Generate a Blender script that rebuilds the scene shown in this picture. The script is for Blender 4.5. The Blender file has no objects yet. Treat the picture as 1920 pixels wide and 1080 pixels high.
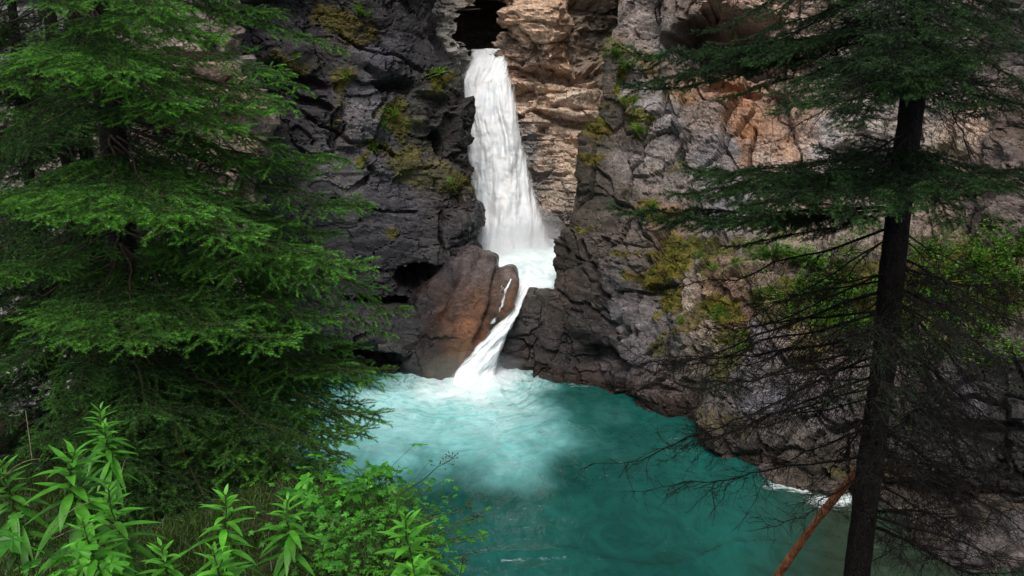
import bpy, math, random
import numpy as np
from mathutils import Vector, Matrix, Euler

random.seed(7)
RNG = np.random.default_rng(7)
SC = bpy.context.scene
COL = SC.collection
R = math.radians

# ------------------------------------------------------------------ camera
PITCH = 12.0
CAM_Z = 8.0
cam_d = bpy.data.cameras.new('camera')
cam_d.lens = 30.0
cam_d.sensor_width = 36.0
cam_d.clip_end = 500
cam_d.clip_start = 0.05
cam = bpy.data.objects.new('camera', cam_d)
cam.location = (0, 0, CAM_Z)
cam.rotation_euler = (R(90 - PITCH), 0, 0)
COL.objects.link(cam)
SC.camera = cam

# ------------------------------------------------------------------ sky, sun, exposure
SUN_EL, SUN_AZ = 56.0, 187.0          # azimuth clockwise from +Y (ahead of the camera)
world = bpy.data.worlds.new('World')
SC.world = world
world.use_nodes = True
wn = world.node_tree.nodes
wl = world.node_tree.links
bg = wn['Background']
sky = wn.new('ShaderNodeTexSky')
sky.sky_type = 'NISHITA'
sky.sun_disc = False
sky.sun_elevation = R(SUN_EL)
sky.sun_rotation = R(SUN_AZ)
sky.air_density = 1.0
sky.dust_density = 4.0
sky.ozone_density = 1.0
hs = wn.new('ShaderNodeHueSaturation')
hs.inputs['Saturation'].default_value = 0.55
wl.new(sky.outputs['Color'], hs.inputs['Color'])
wl.new(hs.outputs['Color'], bg.inputs['Color'])
bg.inputs['Strength'].default_value = 0.10
sun_d = bpy.data.lights.new('sun', 'SUN')
sun_d.energy = 1.5
sun_d.angle = R(22)
sun_d.color = (1.0, 0.95, 0.87)
sun = bpy.data.objects.new('sun', sun_d)
_dir = Vector((math.sin(R(SUN_AZ)) * math.cos(R(SUN_EL)), math.cos(R(SUN_AZ)) * math.cos(R(SUN_EL)), math.sin(R(SUN_EL))))
sun.rotation_euler = _dir.to_track_quat('Z', 'Y').to_euler()
sun.location = (0, 0, 40)
COL.objects.link(sun)
SC.view_settings.view_transform = 'Standard'
SC.view_settings.look = 'None'
SC.view_settings.exposure = 0.6
SC.view_settings.gamma = 1.0
SC.cycles.max_bounces = 5
SC.cycles.diffuse_bounces = 3
SC.cycles.glossy_bounces = 2
SC.cycles.transmission_bounces = 3
SC.cycles.transparent_max_bounces = 12
SC.cycles.volume_bounces = 1
SC.cycles.use_denoising = True

# ------------------------------------------------------------------ picture <-> world
CP, SP = math.cos(R(PITCH)), math.sin(R(PITCH))
F = 1600.0                            # focal length in pixels of the 1920-wide photograph

def P(px, py, d):
    """world point seen at pixel (px, py), d metres ahead"""
    cx, cy = (px - 960) / F, (540 - py) / F
    t = d / (CP + cy * SP)
    return (t * cx, d, CAM_Z + t * (cy * CP - SP))

def PZ(px, d, z):
    """world point in pixel column px, d metres ahead, at height z"""
    h = z - CAM_Z
    t = d * CP - h * SP
    return ((px - 960) / F * t, d, z)

def W(px, py, z=0.0):
    cx, cy = (px - 960) / F, (540 - py) / F
    t = (z - CAM_Z) / (cy * CP - SP)
    return (t * cx, t * (CP + cy * SP), z)

def project(p):
    x, y, z = p[:, 0], p[:, 1], p[:, 2] - CAM_Z
    f = y * CP - z * SP
    u = y * SP + z * CP
    f = np.maximum(f, 0.05)
    return 960 + F * x / f, 540 - F * u / f

def lin(c):
    """sRGB 0-255 triple -> linear"""
    c = np.asarray(c, float) / 255.0
    return np.where(c <= 0.04045, c / 12.92, ((c + 0.055) / 1.055) ** 2.4)

def sstep(a, b, x):
    t = np.clip((x - a) / (b - a + 1e-12), 0, 1)
    return t * t * (3 - 2 * t)

# ------------------------------------------------------------------ noise
def _h(ix, iy, iz, k=0):
    h = (ix.astype(np.int64) * 374761393 + iy.astype(np.int64) * 668265263 + iz.astype(np.int64) * 2147483647 + k * 974634777) & 0xFFFFFFFF
    h = ((h ^ (h >> 13)) * 1274126177) & 0xFFFFFFFF
    h = (h ^ (h >> 16)) & 0xFFFFFFFF
    h = (h * 2246822519) & 0xFFFFFFFF
    return ((h ^ (h >> 15)) & 0xFFFFFF) / float(0x1000000)

def vnoise(p, k=0):
    """value noise, -1..1"""
    i = np.floor(p).astype(np.int64)
    f = p - i
    f = f * f * f * (f * (f * 6 - 15) + 10)
    out = 0
    for dx in (0, 1):
        wx = f[:, 0] if dx else 1 - f[:, 0]
        for dy in (0, 1):
            wy = f[:, 1] if dy else 1 - f[:, 1]
            for dz in (0, 1):
                wz = f[:, 2] if dz else 1 - f[:, 2]
                out = out + wx * wy * wz * _h(i[:, 0] + dx, i[:, 1] + dy, i[:, 2] + dz, k)
    return out * 2 - 1

_ROT = np.array([[0.36, 0.48, -0.8], [-0.8, 0.6, 0.0], [0.48, 0.64, 0.6]])

def fbm(p, octaves=5, k=0, gain=0.5):
    out = np.zeros(len(p)); a = 1.0; q = p.copy(); tot = 0
    for o in range(octaves):
        out += a * vnoise(q, k + o * 17); tot += a
        a *= gain; q = q @ _ROT.T * 2.03 + 11.3
    return out / tot * 1.6

def facets(p, k=0):
    """F2-F1, random value and random tilted plane of the nearest cell: broken, flat-faced rock"""
    i = np.floor(p).astype(np.int64)
    n = len(p)
    f1 = np.full(n, 9.0); f2 = np.full(n, 9.0); val = np.zeros(n); til = np.zeros(n)
    for dx in (-1, 0, 1):
        for dy in (-1, 0, 1):
            for dz in (-1, 0, 1):
                a, b, c = i[:, 0] + dx, i[:, 1] + dy, i[:, 2] + dz
                qx = a + _h(a, b, c, k + 1) * 0.9 - p[:, 0]
                qy = b + _h(a, b, c, k + 2) * 0.9 - p[:, 1]
                qz = c + _h(a, b, c, k + 3) * 0.9 - p[:, 2]
                d = np.maximum(np.maximum(np.abs(qx), np.abs(qy)), np.abs(qz)) * 0.8 + (np.abs(qx) + np.abs(qy) + np.abs(qz)) * 0.1
                near = d < f1
                f2 = np.where(near, f1, np.minimum(f2, d))
                val = np.where(near, _h(a, b, c, k + 4), val)
                tl = (_h(a, b, c, k + 5) - 0.5) * qx + (_h(a, b, c, k + 6) - 0.5) * qy + (_h(a, b, c, k + 7) - 0.6) * qz
                til = np.where(near, tl, til)
                f1 = np.where(near, d, f1)
    return f2 - f1, val, til * 2

def worley(p, k=0):
    """F1, F2 and the random value of the nearest cell"""
    i = np.floor(p).astype(np.int64)
    n = len(p)
    f1 = np.full(n, 9.0); f2 = np.full(n, 9.0); val = np.zeros(n)
    for dx in (-1, 0, 1):
        for dy in (-1, 0, 1):
            for dz in (-1, 0, 1):
                a, b, c = i[:, 0] + dx, i[:, 1] + dy, i[:, 2] + dz
                qx = a + _h(a, b, c, k + 1) * 0.9 - p[:, 0]
                qy = b + _h(a, b, c, k + 2) * 0.9 - p[:, 1]
                qz = c + _h(a, b, c, k + 3) * 0.9 - p[:, 2]
                d = np.sqrt(qx * qx + qy * qy + qz * qz)
                v = _h(a, b, c, k + 4)
                near = d < f1
                f2 = np.where(near, f1, np.minimum(f2, d))
                val = np.where(near, v, val)
                f1 = np.where(near, d, f1)
    return f1, f2, val

# ------------------------------------------------------------------ mesh helpers
def new_mesh(name, verts, faces_list, mats=(), smooth=True):
    """faces_list: list of (faces array (n,k), material index)"""
    me = bpy.data.meshes.new(name)
    verts = np.ascontiguousarray(verts, dtype=np.float32)
    me.vertices.add(len(verts))
    me.vertices.foreach_set('co', verts.ravel())
    loops, starts, totals, mi = [], [], [], []
    s = 0
    for fa, m in faces_list:
        fa = np.asarray(fa, dtype=np.int32)
        if len(fa) == 0:
            continue
        k = fa.shape[1]
        loops.append(fa.ravel())
        starts.append(s + np.arange(len(fa), dtype=np.int32) * k)
        totals.append(np.full(len(fa), k, dtype=np.int32))
        mi.append(np.full(len(fa), m, dtype=np.int32))
        s += len(fa) * k
    loops = np.concatenate(loops)
    me.loops.add(len(loops))
    me.loops.foreach_set('vertex_index', loops)
    starts = np.concatenate(starts); totals = np.concatenate(totals)
    me.polygons.add(len(starts))
    me.polygons.foreach_set('loop_start', starts)
    me.polygons.foreach_set('loop_total', totals)
    me.polygons.foreach_set('material_index', np.concatenate(mi))
    me.polygons.foreach_set('use_smooth', np.full(len(starts), smooth))
    me.update(calc_edges=True)
    for m in mats:
        me.materials.append(m)
    return me

def set_color(me, name, rgb):
    a = me.attributes.new(name, 'FLOAT_COLOR', 'POINT')
    c = np.ones((len(rgb), 4), dtype=np.float32)
    c[:, :rgb.shape[1]] = rgb
    a.data.foreach_set('color', c.ravel())

def set_float(me, name, v):
    a = me.attributes.new(name, 'FLOAT', 'POINT')
    a.data.foreach_set('value', np.ascontiguousarray(v, dtype=np.float32))

def link(name, me, parent=None):
    o = bpy.data.objects.new(name, me)
    COL.objects.link(o)
    if parent is not None:
        o.parent = parent
    return o

def tag(o, label=None, cat=None, group=None, kind=None):
    if label: o['label'] = label
    if cat: o['category'] = cat
    if group: o['group'] = group
    if kind: o['kind'] = kind
    return o

def empty(name, loc=(0, 0, 0), rot=(0, 0, 0)):
    o = bpy.data.objects.new(name, None)
    o.empty_display_size = 0.2
    o.location = loc
    o.rotation_euler = rot
    COL.objects.link(o)
    return o

def grid_faces(nu, nv, off=0):
    """nv rows of nu vertices"""
    a = np.arange(nu * nv).reshape(nv, nu)
    f = np.stack([a[:-1, :-1], a[:-1, 1:], a[1:, 1:], a[1:, :-1]], -1).reshape(-1, 4)
    return f + off

def tubes(paths, sides=5):
    """paths: list of (pts (n,3), radii (n,)); returns verts, quads"""
    V, Fs = [], []
    off = 0
    for pts, rad in paths:
        pts = np.asarray(pts, float); rad = np.asarray(rad, float)
        n = len(pts)
        t = np.gradient(pts, axis=0)
        t /= np.linalg.norm(t, axis=1)[:, None] + 1e-9
        ref = np.array([0.0, 0, 1]) if abs(t[:, 2]).mean() < 0.8 else np.array([1.0, 0, 0])
        a = np.cross(t, ref); a /= np.linalg.norm(a, axis=1)[:, None] + 1e-9
        b = np.cross(t, a)
        ang = np.arange(sides) / sides * 2 * math.pi
        ring = pts[:, None, :] + rad[:, None, None] * (np.cos(ang)[None, :, None] * a[:, None, :] + np.sin(ang)[None, :, None] * b[:, None, :])
        V.append(ring.reshape(-1, 3))
        i = np.arange(n - 1)[:, None] * sides
        j = np.arange(sides)[None, :]
        j2 = (j + 1) % sides
        Fs.append(np.stack([i + j, i + j2, i + sides + j2, i + sides + j], -1).reshape(-1, 4) + off)
        off += n * sides
    if not V:
        return np.zeros((0, 3)), np.zeros((0, 4), int)
    return np.concatenate(V), np.concatenate(Fs)

# ------------------------------------------------------------------ node helpers
class NT:
    def __init__(s, name):
        s.m = bpy.data.materials.new(name)
        s.m.use_nodes = True
        s.t = s.m.node_tree
        s.n = s.t.nodes
        s.n.clear()
        s.out = s.n.new('ShaderNodeOutputMaterial')

    def put(s, sock, v):
        if v is None: return
        if isinstance(v, bpy.types.NodeSocket): s.t.links.new(v, sock)
        else:
            if isinstance(v, (tuple, list)) and len(v) == 3 and sock.type == 'RGBA': v = (*v, 1.0)
            sock.default_value = v

    def math(s, op, a, b=None, clamp=False):
        n = s.n.new('ShaderNodeMath'); n.operation = op; n.use_clamp = clamp
        s.put(n.inputs[0], a); s.put(n.inputs[1], b)
        return n.outputs[0]

    def mix(s, f, a, b, mode='MIX'):
        n = s.n.new('ShaderNodeMix'); n.data_type = 'RGBA'; n.blend_type = mode; n.clamp_factor = True
        s.put(n.inputs[0], f); s.put(n.inputs[6], a); s.put(n.inputs[7], b)
        return n.outputs[2]

    def ramp(s, f, lo, hi, a=0.0, b=1.0):
        n = s.n.new('ShaderNodeMapRange'); n.interpolation_type = 'SMOOTHSTEP'
        s.put(n.inputs[0], f); s.put(n.inputs[1], lo); s.put(n.inputs[2], hi); s.put(n.inputs[3], a); s.put(n.inputs[4], b)
        return n.outputs[0]

    def coord(s, scale=(1, 1, 1)):
        c = s.n.new('ShaderNodeTexCoord')
        mp = s.n.new('ShaderNodeMapping'); mp.inputs['Scale'].default_value = scale
        s.t.links.new(c.outputs['Object'], mp.inputs[0])
        return mp.outputs[0]

    def noise(s, vec, scale, detail=4, rough=0.55, dist=0.0):
        n = s.n.new('ShaderNodeTexNoise'); n.inputs['Scale'].default_value = scale
        n.inputs['Detail'].default_value = detail; n.inputs['Roughness'].default_value = rough
        n.inputs['Distortion'].default_value = dist
        s.put(n.inputs['Vector'], vec)
        return n.outputs[0]

    def voro(s, vec, scale, feature='F1', out='Distance'):
        n = s.n.new('ShaderNodeTexVoronoi'); n.feature = feature; n.inputs['Scale'].default_value = scale
        s.put(n.inputs['Vector'], vec)
        return n.outputs[out]

    def attr(s, name, out='Color'):
        n = s.n.new('ShaderNodeAttribute'); n.attribute_name = name
        return n.outputs[out]

    def bump(s, h, strength, dist, normal=None):
        n = s.n.new('ShaderNodeBump'); n.inputs['Strength'].default_value = strength
        n.inputs['Distance'].default_value = dist
        s.put(n.inputs['Height'], h); s.put(n.inputs['Normal'], normal)
        return n.outputs[0]

    def bsdf(s, color, rough=0.7, normal=None, spec=0.3, **kw):
        n = s.n.new('ShaderNodeBsdfPrincipled')
        s.put(n.inputs['Base Color'], color); s.put(n.inputs['Roughness'], rough)
        s.put(n.inputs['Specular IOR Level'], spec); s.put(n.inputs['Normal'], normal)
        for k, v in kw.items():
            s.put(n.inputs[k], v)
        return n.outputs[0]

    def done(s, sh):
        s.t.links.new(sh, s.out.inputs['Surface'])
        return s.m

# ------------------------------------------------------------------ materials
def mat_rock(name, contrast=1.0, speck=0.5):
    t = NT(name)
    c = t.coord()
    cs = t.coord((1, 1, 2.6))
    base = t.attr('tint')
    wet = t.attr('wet', 'Fac')
    n1 = t.noise(cs, 1.7, 7, 0.62, 0.5)
    n2 = t.noise(c, 9.0, 6, 0.65)
    n3 = t.noise(cs, 38.0, 3, 0.6)
    k = t.ramp(n1, 0.28, 0.72, 0.62, 1.42)
    col = t.mix(1.0, base, k, 'MULTIPLY')
    k2 = t.ramp(n2, 0.3, 0.7, 0.62, 1.4)
    col = t.mix(0.9 * contrast, col, t.mix(1.0, col, k2, 'MULTIPLY'))
    k3 = t.ramp(n3, 0.3, 0.7, 0.7, 1.3)
    col = t.mix(0.8, col, t.mix(1.0, col, k3, 'MULTIPLY'))
    # warm / cool mottling
    hue = t.noise(c, 0.9, 4, 0.6)
    grime = t.noise(c, 22.0, 5, 0.7)
    col = t.mix(1.0, col, t.ramp(grime, 0.3, 0.62, 0.55, 1.25), 'MULTIPLY')
    col = t.mix(t.ramp(hue, 0.42, 0.66, 0, 0.35), col, t.mix(1.0, col, (1.10, 0.99, 0.88), 'MULTIPLY'))
    col = t.mix(t.ramp(hue, 0.30, 0.46, 0.3, 0), col, t.mix(1.0, col, (0.93, 0.98, 1.08), 'MULTIPLY'))
    # pale lichen specks
    sp = t.voro(c, 11.0)
    spn = t.noise(c, 1.3, 3)
    m = t.math('MULTIPLY', t.ramp(sp, 0.16, 0.10), t.ramp(spn, 0.5, 0.66))
    col = t.mix(t.math('MULTIPLY', m, speck), col, (0.42, 0.40, 0.38))
    # bump: blocks, grain
    v = t.voro(cs, 4.2, 'DISTANCE_TO_EDGE')
    vv = t.ramp(v, 0.0, 0.07)
    vs = t.ramp(t.voro(cs, 12.0, 'DISTANCE_TO_EDGE'), 0.0, 0.09)
    h = t.math('ADD', t.math('MULTIPLY', n2, 0.25), t.math('MULTIPLY', n3, 0.35))
    h = t.math('ADD', h, t.math('MULTIPLY', vv, 0.35))
    h = t.math('ADD', h, t.math('MULTIPLY', vs, 0.18))
    h = t.math('ADD', h, t.math('MULTIPLY', grime, 0.5))
    nor = t.bump(h, 0.65, 0.045)
    rough = t.math('SUBTRACT', 0.9, t.math('MULTIPLY', wet, 0.64))
    return t.done(t.bsdf(col, rough, nor, 0.35))

def mat_leaf(name, dark, light, trans=0.35, rough=0.5, noise_scale=6.0):
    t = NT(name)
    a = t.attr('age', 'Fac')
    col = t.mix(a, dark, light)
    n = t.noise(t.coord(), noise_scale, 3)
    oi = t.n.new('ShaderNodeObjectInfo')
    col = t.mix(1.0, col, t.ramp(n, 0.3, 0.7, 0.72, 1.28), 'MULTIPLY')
    col = t.mix(1.0, col, t.ramp(oi.outputs['Random'], 0, 1, 0.8, 1.2), 'MULTIPLY')
    b = t.bsdf(col, rough, None, 0.35)
    tr = t.n.new('ShaderNodeBsdfTranslucent')
    t.put(tr.inputs[0], t.mix(1.0, col, (1.25, 1.15, 0.5), 'MULTIPLY'))
    mx = t.n.new('ShaderNodeMixShader'); mx.inputs[0].default_value = trans
    t.t.links.new(b, mx.inputs[1]); t.t.links.new(tr.outputs[0], mx.inputs[2])
    return t.done(mx.outputs[0])

def mat_bark(name, c1, c2, scale=14.0):
    t = NT(name)
    c = t.coord((1, 1, 0.35))
    n = t.noise(c, scale, 6, 0.65)
    v = t.voro(c, scale * 1.6, 'DISTANCE_TO_EDGE')
    col = t.mix(t.ramp(n, 0.3, 0.7), c1, c2)
    h = t.math('ADD', n, t.math('MULTIPLY', t.ramp(v, 0, 0.15), 0.5))
    return t.done(t.bsdf(col, 0.9, t.bump(h, 0.8, 0.02), 0.2))

M_ROCK = mat_rock('rock')
M_ROCK_SMOOTH = mat_rock('water_worn_rock', 0.5, 0.25)

# ------------------------------------------------------------------ cliffs: lofted nets of real depth, broken up by noise
def resample(arr, idx):
    """linear resample of arr (n, ...) at float indices"""
    i = np.clip(np.floor(idx).astype(int), 0, len(arr) - 2)
    f = (idx - i).reshape(-1, *([1] * (arr.ndim - 1)))
    return arr[i] * (1 - f) + arr[i + 1] * f

def loft(net, step_u, step_v):
    C = np.array(net, float)                       # rows, cols, 3
    du = np.linalg.norm(np.diff(C, axis=1), axis=2).mean(0)
    dv = np.linalg.norm(np.diff(C, axis=0), axis=2).mean(1)
    def params(d, step):
        s = np.concatenate([[0], np.cumsum(d)])
        n = max(int(s[-1] / step), 4)
        return np.interp(np.linspace(0, s[-1], n), s, np.arange(len(s)))
    A = resample(C, params(dv, step_v))
    A = resample(A.transpose(1, 0, 2), params(du, step_u)).transpose(1, 0, 2)
    return A                                        # nv, nu, 3

def blur(A, r):
    if r < 1: return A
    for ax in (0, 1):
        for _ in range(2):
            pad = [(0, 0)] * A.ndim; pad[ax] = (r + 1, r)
            B = np.pad(A, pad, mode='edge')
            S = np.cumsum(B, axis=ax)
            n = A.shape[ax]
            hi = np.take(S, np.arange(2 * r + 1, 2 * r + 1 + n), axis=ax)
            lo = np.take(S, np.arange(0, n), axis=ax)
            A = (hi - lo) / (2 * r + 1)
    return A

def grid_normals(A):
    du = np.gradient(A, axis=1); dv = np.gradient(A, axis=0)
    n = np.cross(du, dv)
    n /= np.linalg.norm(n, axis=2)[..., None] + 1e-9
    return n

def shepard(px, py, pts, power=3.2):
    num = np.zeros((len(px), 3)); den = np.zeros(len(px))
    for x, y, c in pts:
        w = 1.0 / (((px - x) ** 2 + (py - y) ** 2 + 150.0) ** (power / 2))
        num += w[:, None] * lin(c)[None]; den += w
    return num / den[:, None]

MOSS = lin((84, 92, 26)) * 0.9
MOSS_GOLD = lin((114, 94, 30)) * 0.85
moss_sites = []                                     # (points, normals) where moss grows, for the moss cushions

def rock_mass(name, net, step, tints, pits=(), cracks=(), moss=(), wets=(), smooth_r=4, amp=1.0, strata=0.16, block=0.16,
              big=0.35, crack_d=0.10, fine=0.035, seed=0, gain=1.0, layer_f=1.5, mat=None, sc=1.0, sat=0.8, chip=1.0, panel=0.0, calm=(), cast=(1, 1, 1)):
    A = loft(net, step, step)
    A = blur(A, smooth_r)
    nv, nu = A.shape[:2]
    N = grid_normals(A)
    p = A.reshape(-1, 3); n = N.reshape(-1, 3)
    flip = np.sign((n * (np.array([0, 0, 9.0]) - p)).sum(1)); flip[flip == 0] = 1
    n = n * np.where(np.median(flip) >= 0, 1, -1)
    px, py = project(p)
    q = p + 50 + seed * 7.7
    warp = np.stack([fbm(q * 0.8, 3, 5), fbm(q * 0.8, 3, 6), fbm(q * 0.8, 3, 7)], 1)
    d = big * fbm(q * 0.42 * sc, 3, 1)
    # strata: beds of random offset
    s = q[:, 2] * layer_f * sc + 0.09 * q[:, 0] * sc + 0.32 * fbm(q * np.array([.3, .3, .5]), 3, 2)
    li = np.floor(s); lf = s - li
    z0 = np.zeros_like(s)
    patch = np.floor(q[:, 0] * 0.22 + 0.8 * fbm(q * 0.4, 2, 8))
    o0 = _h(li, patch, z0, 31); o1 = _h(li + 1, patch, z0, 31)
    d += strata * ((o0 + (o1 - o0) * sstep(0.86, 1.0, lf)) * 2 - 1)
    d -= strata * 0.5 * np.exp(-((lf - 0.93) / 0.05) ** 2)
    # broken blocks: flat tilted faces at three sizes
    e1, val, tl = facets(q * np.array([0.62, 0.62, 0.9]) * sc + warp * 0.22, 40)
    d += block * (1.1 * (val * 2 - 1) + 2.4 * tl)
    d -= crack_d * (1 - sstep(0.0, 0.035, e1)) * sstep(0.2, 0.7, val)
    e2, val2, tl = facets(q * np.array([1.7, 1.7, 3.0]) * sc + warp * 0.35, 60)
    d += chip * block * 0.45 * ((val2 * 2 - 1) + 2.2 * tl)
    d -= crack_d * 0.5 * (1 - sstep(0.0, 0.05, e2)) * sstep(0.3, 0.8, val2)
    e3, val3, tl = facets(q * np.array([4.6, 4.6, 8.0]) * sc + warp * 0.5, 80)
    rough_m = sstep(-0.35, 0.5, fbm(q * 0.55, 3, 77))
    d += chip * 0.036 * ((val3 * 2 - 1) + 1.8 * tl) * (0.2 + 1.3 * rough_m)
    e4, val4, tl = facets(q * np.array([10.0, 10.0, 17.0]) * sc + warp * 0.6, 90)
    d += chip * 0.014 * ((val4 * 2 - 1) + 1.6 * tl) * (0.4 + rough_m)
    if panel:
        lean = q + np.stack([0.16 * q[:, 2], 0 * q[:, 0], 0 * q[:, 0]], 1)
        e5, val5, tl5 = facets(lean * np.array([0.75, 0.55, 0.20]) + warp * 0.10, 120)
        d += panel * ((val5 * 2 - 1) + 1.6 * tl5) - crack_d * 1.1 * (1 - sstep(0.0, 0.035, e5))
    r = fbm(q * 3.1, 5, 3)
    d += chip * fine * 0.6 * (1 - 2 * np.abs(r)) + fine * 0.5 * fbm(q * 9.0, 4, 4)
    d *= amp
    cm = np.zeros(len(px))
    for (x, y, rx, ry, k_) in calm:
        cm = np.maximum(cm, k_ * (1 - sstep(0.6, 1.15, np.hypot((px - x) / rx, (py - y) / ry))))
    d *= 1 - cm
    wob = fbm(q * 1.3, 4, 9)
    wob2 = fbm(q * 1.3, 4, 19)
    wx, wy = px + 9 * wob, py + 9 * wob2
    for (x, y, rx, ry, ang, dep, soft) in pits:      # hollows (positive) and bulges (negative)
        ca, sa = math.cos(R(ang)), math.sin(R(ang))
        ex = ((wx - x) * ca + (wy - y) * sa) / rx
        ey = (-(wx - x) * sa + (wy - y) * ca) / ry
        e = np.sqrt(ex * ex + ey * ey) + 0.42 * (val - 0.5) + 0.35 * (val2 - 0.5)
        d -= dep * (1 - sstep(1 - soft, 1 + soft * 0.3, e))
    for pts, w, dep in cracks:
        pts = np.array(pts, float)
        best = np.full(len(px), 1e9)
        for a, b in zip(pts[:-1], pts[1:]):
            ab = b - a
            t = np.clip(((wx - a[0]) * ab[0] + (wy - a[1]) * ab[1]) / (ab @ ab), 0, 1)
            best = np.minimum(best, np.hypot(wx - a[0] - t * ab[0], wy - a[1] - t * ab[1]))
        d -= 1.35 * dep * (1 - sstep(0.5 * w, 1.7 * w, best))
    pos = p + n * d[:, None]
    # pigment, with shade painted into some of the tints
    sx, sy = px + 26 * wob, py + 26 * wob2
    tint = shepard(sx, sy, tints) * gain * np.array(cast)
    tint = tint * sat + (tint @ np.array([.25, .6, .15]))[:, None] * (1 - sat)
    wet = np.zeros(len(px))
    for (x, y, rx, ry, w) in wets:
        wet = np.maximum(wet, w * (1 - sstep(0.5, 1.1, np.hypot((sx - x) / rx, (sy - y) / ry))))
    mo = np.zeros(len(px)); gold = np.zeros(len(px))
    mn = fbm(q * 2.2, 5, 70)
    for (x, y, rx, ry, s_, g_) in moss:
        m = min(1.0, s_ * 1.15) * (1 - sstep(0.62, 1.15, np.hypot((sx - x) / rx, (sy - y) / ry) * 0.86 + 0.36 * mn))
        gold = np.where(m > mo, g_, gold)
        mo = np.maximum(mo, m)
    gold = np.clip(gold + 0.35 * fbm(q * 3.0, 3, 71), 0, 1)[:, None]
    mc = MOSS * (1 - gold) + MOSS_GOLD * gold
    mc = mc * (0.75 + 0.5 * np.clip(fbm(q * 7, 3, 72), -1, 1))[:, None]
    tint = tint * (1 - mo[:, None]) + mc * mo[:, None]
    band = sstep(0.55, 0.12, p[:, 2] + 0.25 * wob)
    tint = tint * (1 - band[:, None]) + (tint * 0.35 + lin((58, 40, 26)) * 0.25) * band[:, None]
    wet = np.maximum(wet, band)
    pos += n * (mo * (0.05 + 0.05 * np.clip(fbm(q * 5, 3, 73), -1, 1)))[:, None]
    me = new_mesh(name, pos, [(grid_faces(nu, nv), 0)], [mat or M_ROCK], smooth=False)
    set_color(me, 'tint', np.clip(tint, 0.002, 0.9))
    set_float(me, 'wet', wet * (1 - mo))
    o = link(name, me)
    k = np.nonzero(mo > 0.55)[0]
    nn = grid_normals(pos.reshape(nv, nu, 3)).reshape(-1, 3)
    nn *= np.sign((nn * n).sum(1))[:, None]
    if len(k):
        moss_sites.append((pos[k], nn[k], gold[k, 0]))
    CL[name] = (px, py, pos, nn)
    return o

CL = {}
def on_cliff(name, x, y):
    """surface point of a cliff nearest to pixel (x, y)"""
    px, py, pos, nn = CL[name]
    qx, qy = project(pos)
    dd = (qx - x) ** 2 + (qy - y) ** 2
    near = np.nonzero(dd < 64)[0]
    if len(near) == 0:
        near = np.array([np.argmin(dd)])
    i = near[np.argmin(pos[near, 1])]
    return pos[i], nn[i]

def row(y, xs, ds):
    return [P(x, y, d) for x, d in zip(xs, ds)]
def rowz(z, xs, ds):
    return [PZ(x, d, z) for x, d in zip(xs, ds)]

# --- far wall behind the falls
fx = [640, 760, 830, 868, 905, 943, 1000, 1080, 1170, 1300]
far_net = [
    row(-420, fx, [34, 34, 33.2, 33.2, 33.6, 33.4, 33.0, 32.6, 32, 31]),
    row(0, fx, [34, 33.4, 31.2, 32.0, 33.8, 33.0, 31.8, 32.0, 34.0, 35]),
    row(60, fx, [34, 33.4, 31.2, 31.8, 34.2, 33.0, 31.7, 31.9, 34.2, 35]),
    row(112, fx, [34, 33.6, 31.6, 31.9, 33.6, 32.8, 32.2, 32.0, 33.6, 34.6]),
    row(200, fx, [34, 33.6, 33, 32.6, 32.6, 32.5, 32.0, 31.6, 31.2, 30.6]),
    row(330, fx, [34, 33.6, 33, 32.6, 32.4, 32.2, 31.7, 31.3, 31.0, 30.4]),
    row(470, fx, [34, 33.4, 32.6, 32.2, 32.0, 31.8, 31.4, 31.0, 30.6, 30.0]),
    row(640, fx, [34, 33.4, 32.6, 32.2, 32.0, 31.8, 31.4, 31.0, 30.6, 30.0]),
]
T_TAN, T_TAN2, T_PUR, T_GREY = (182, 140, 112), (160, 126, 106), (118, 108, 112), (150, 144, 143)
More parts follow.
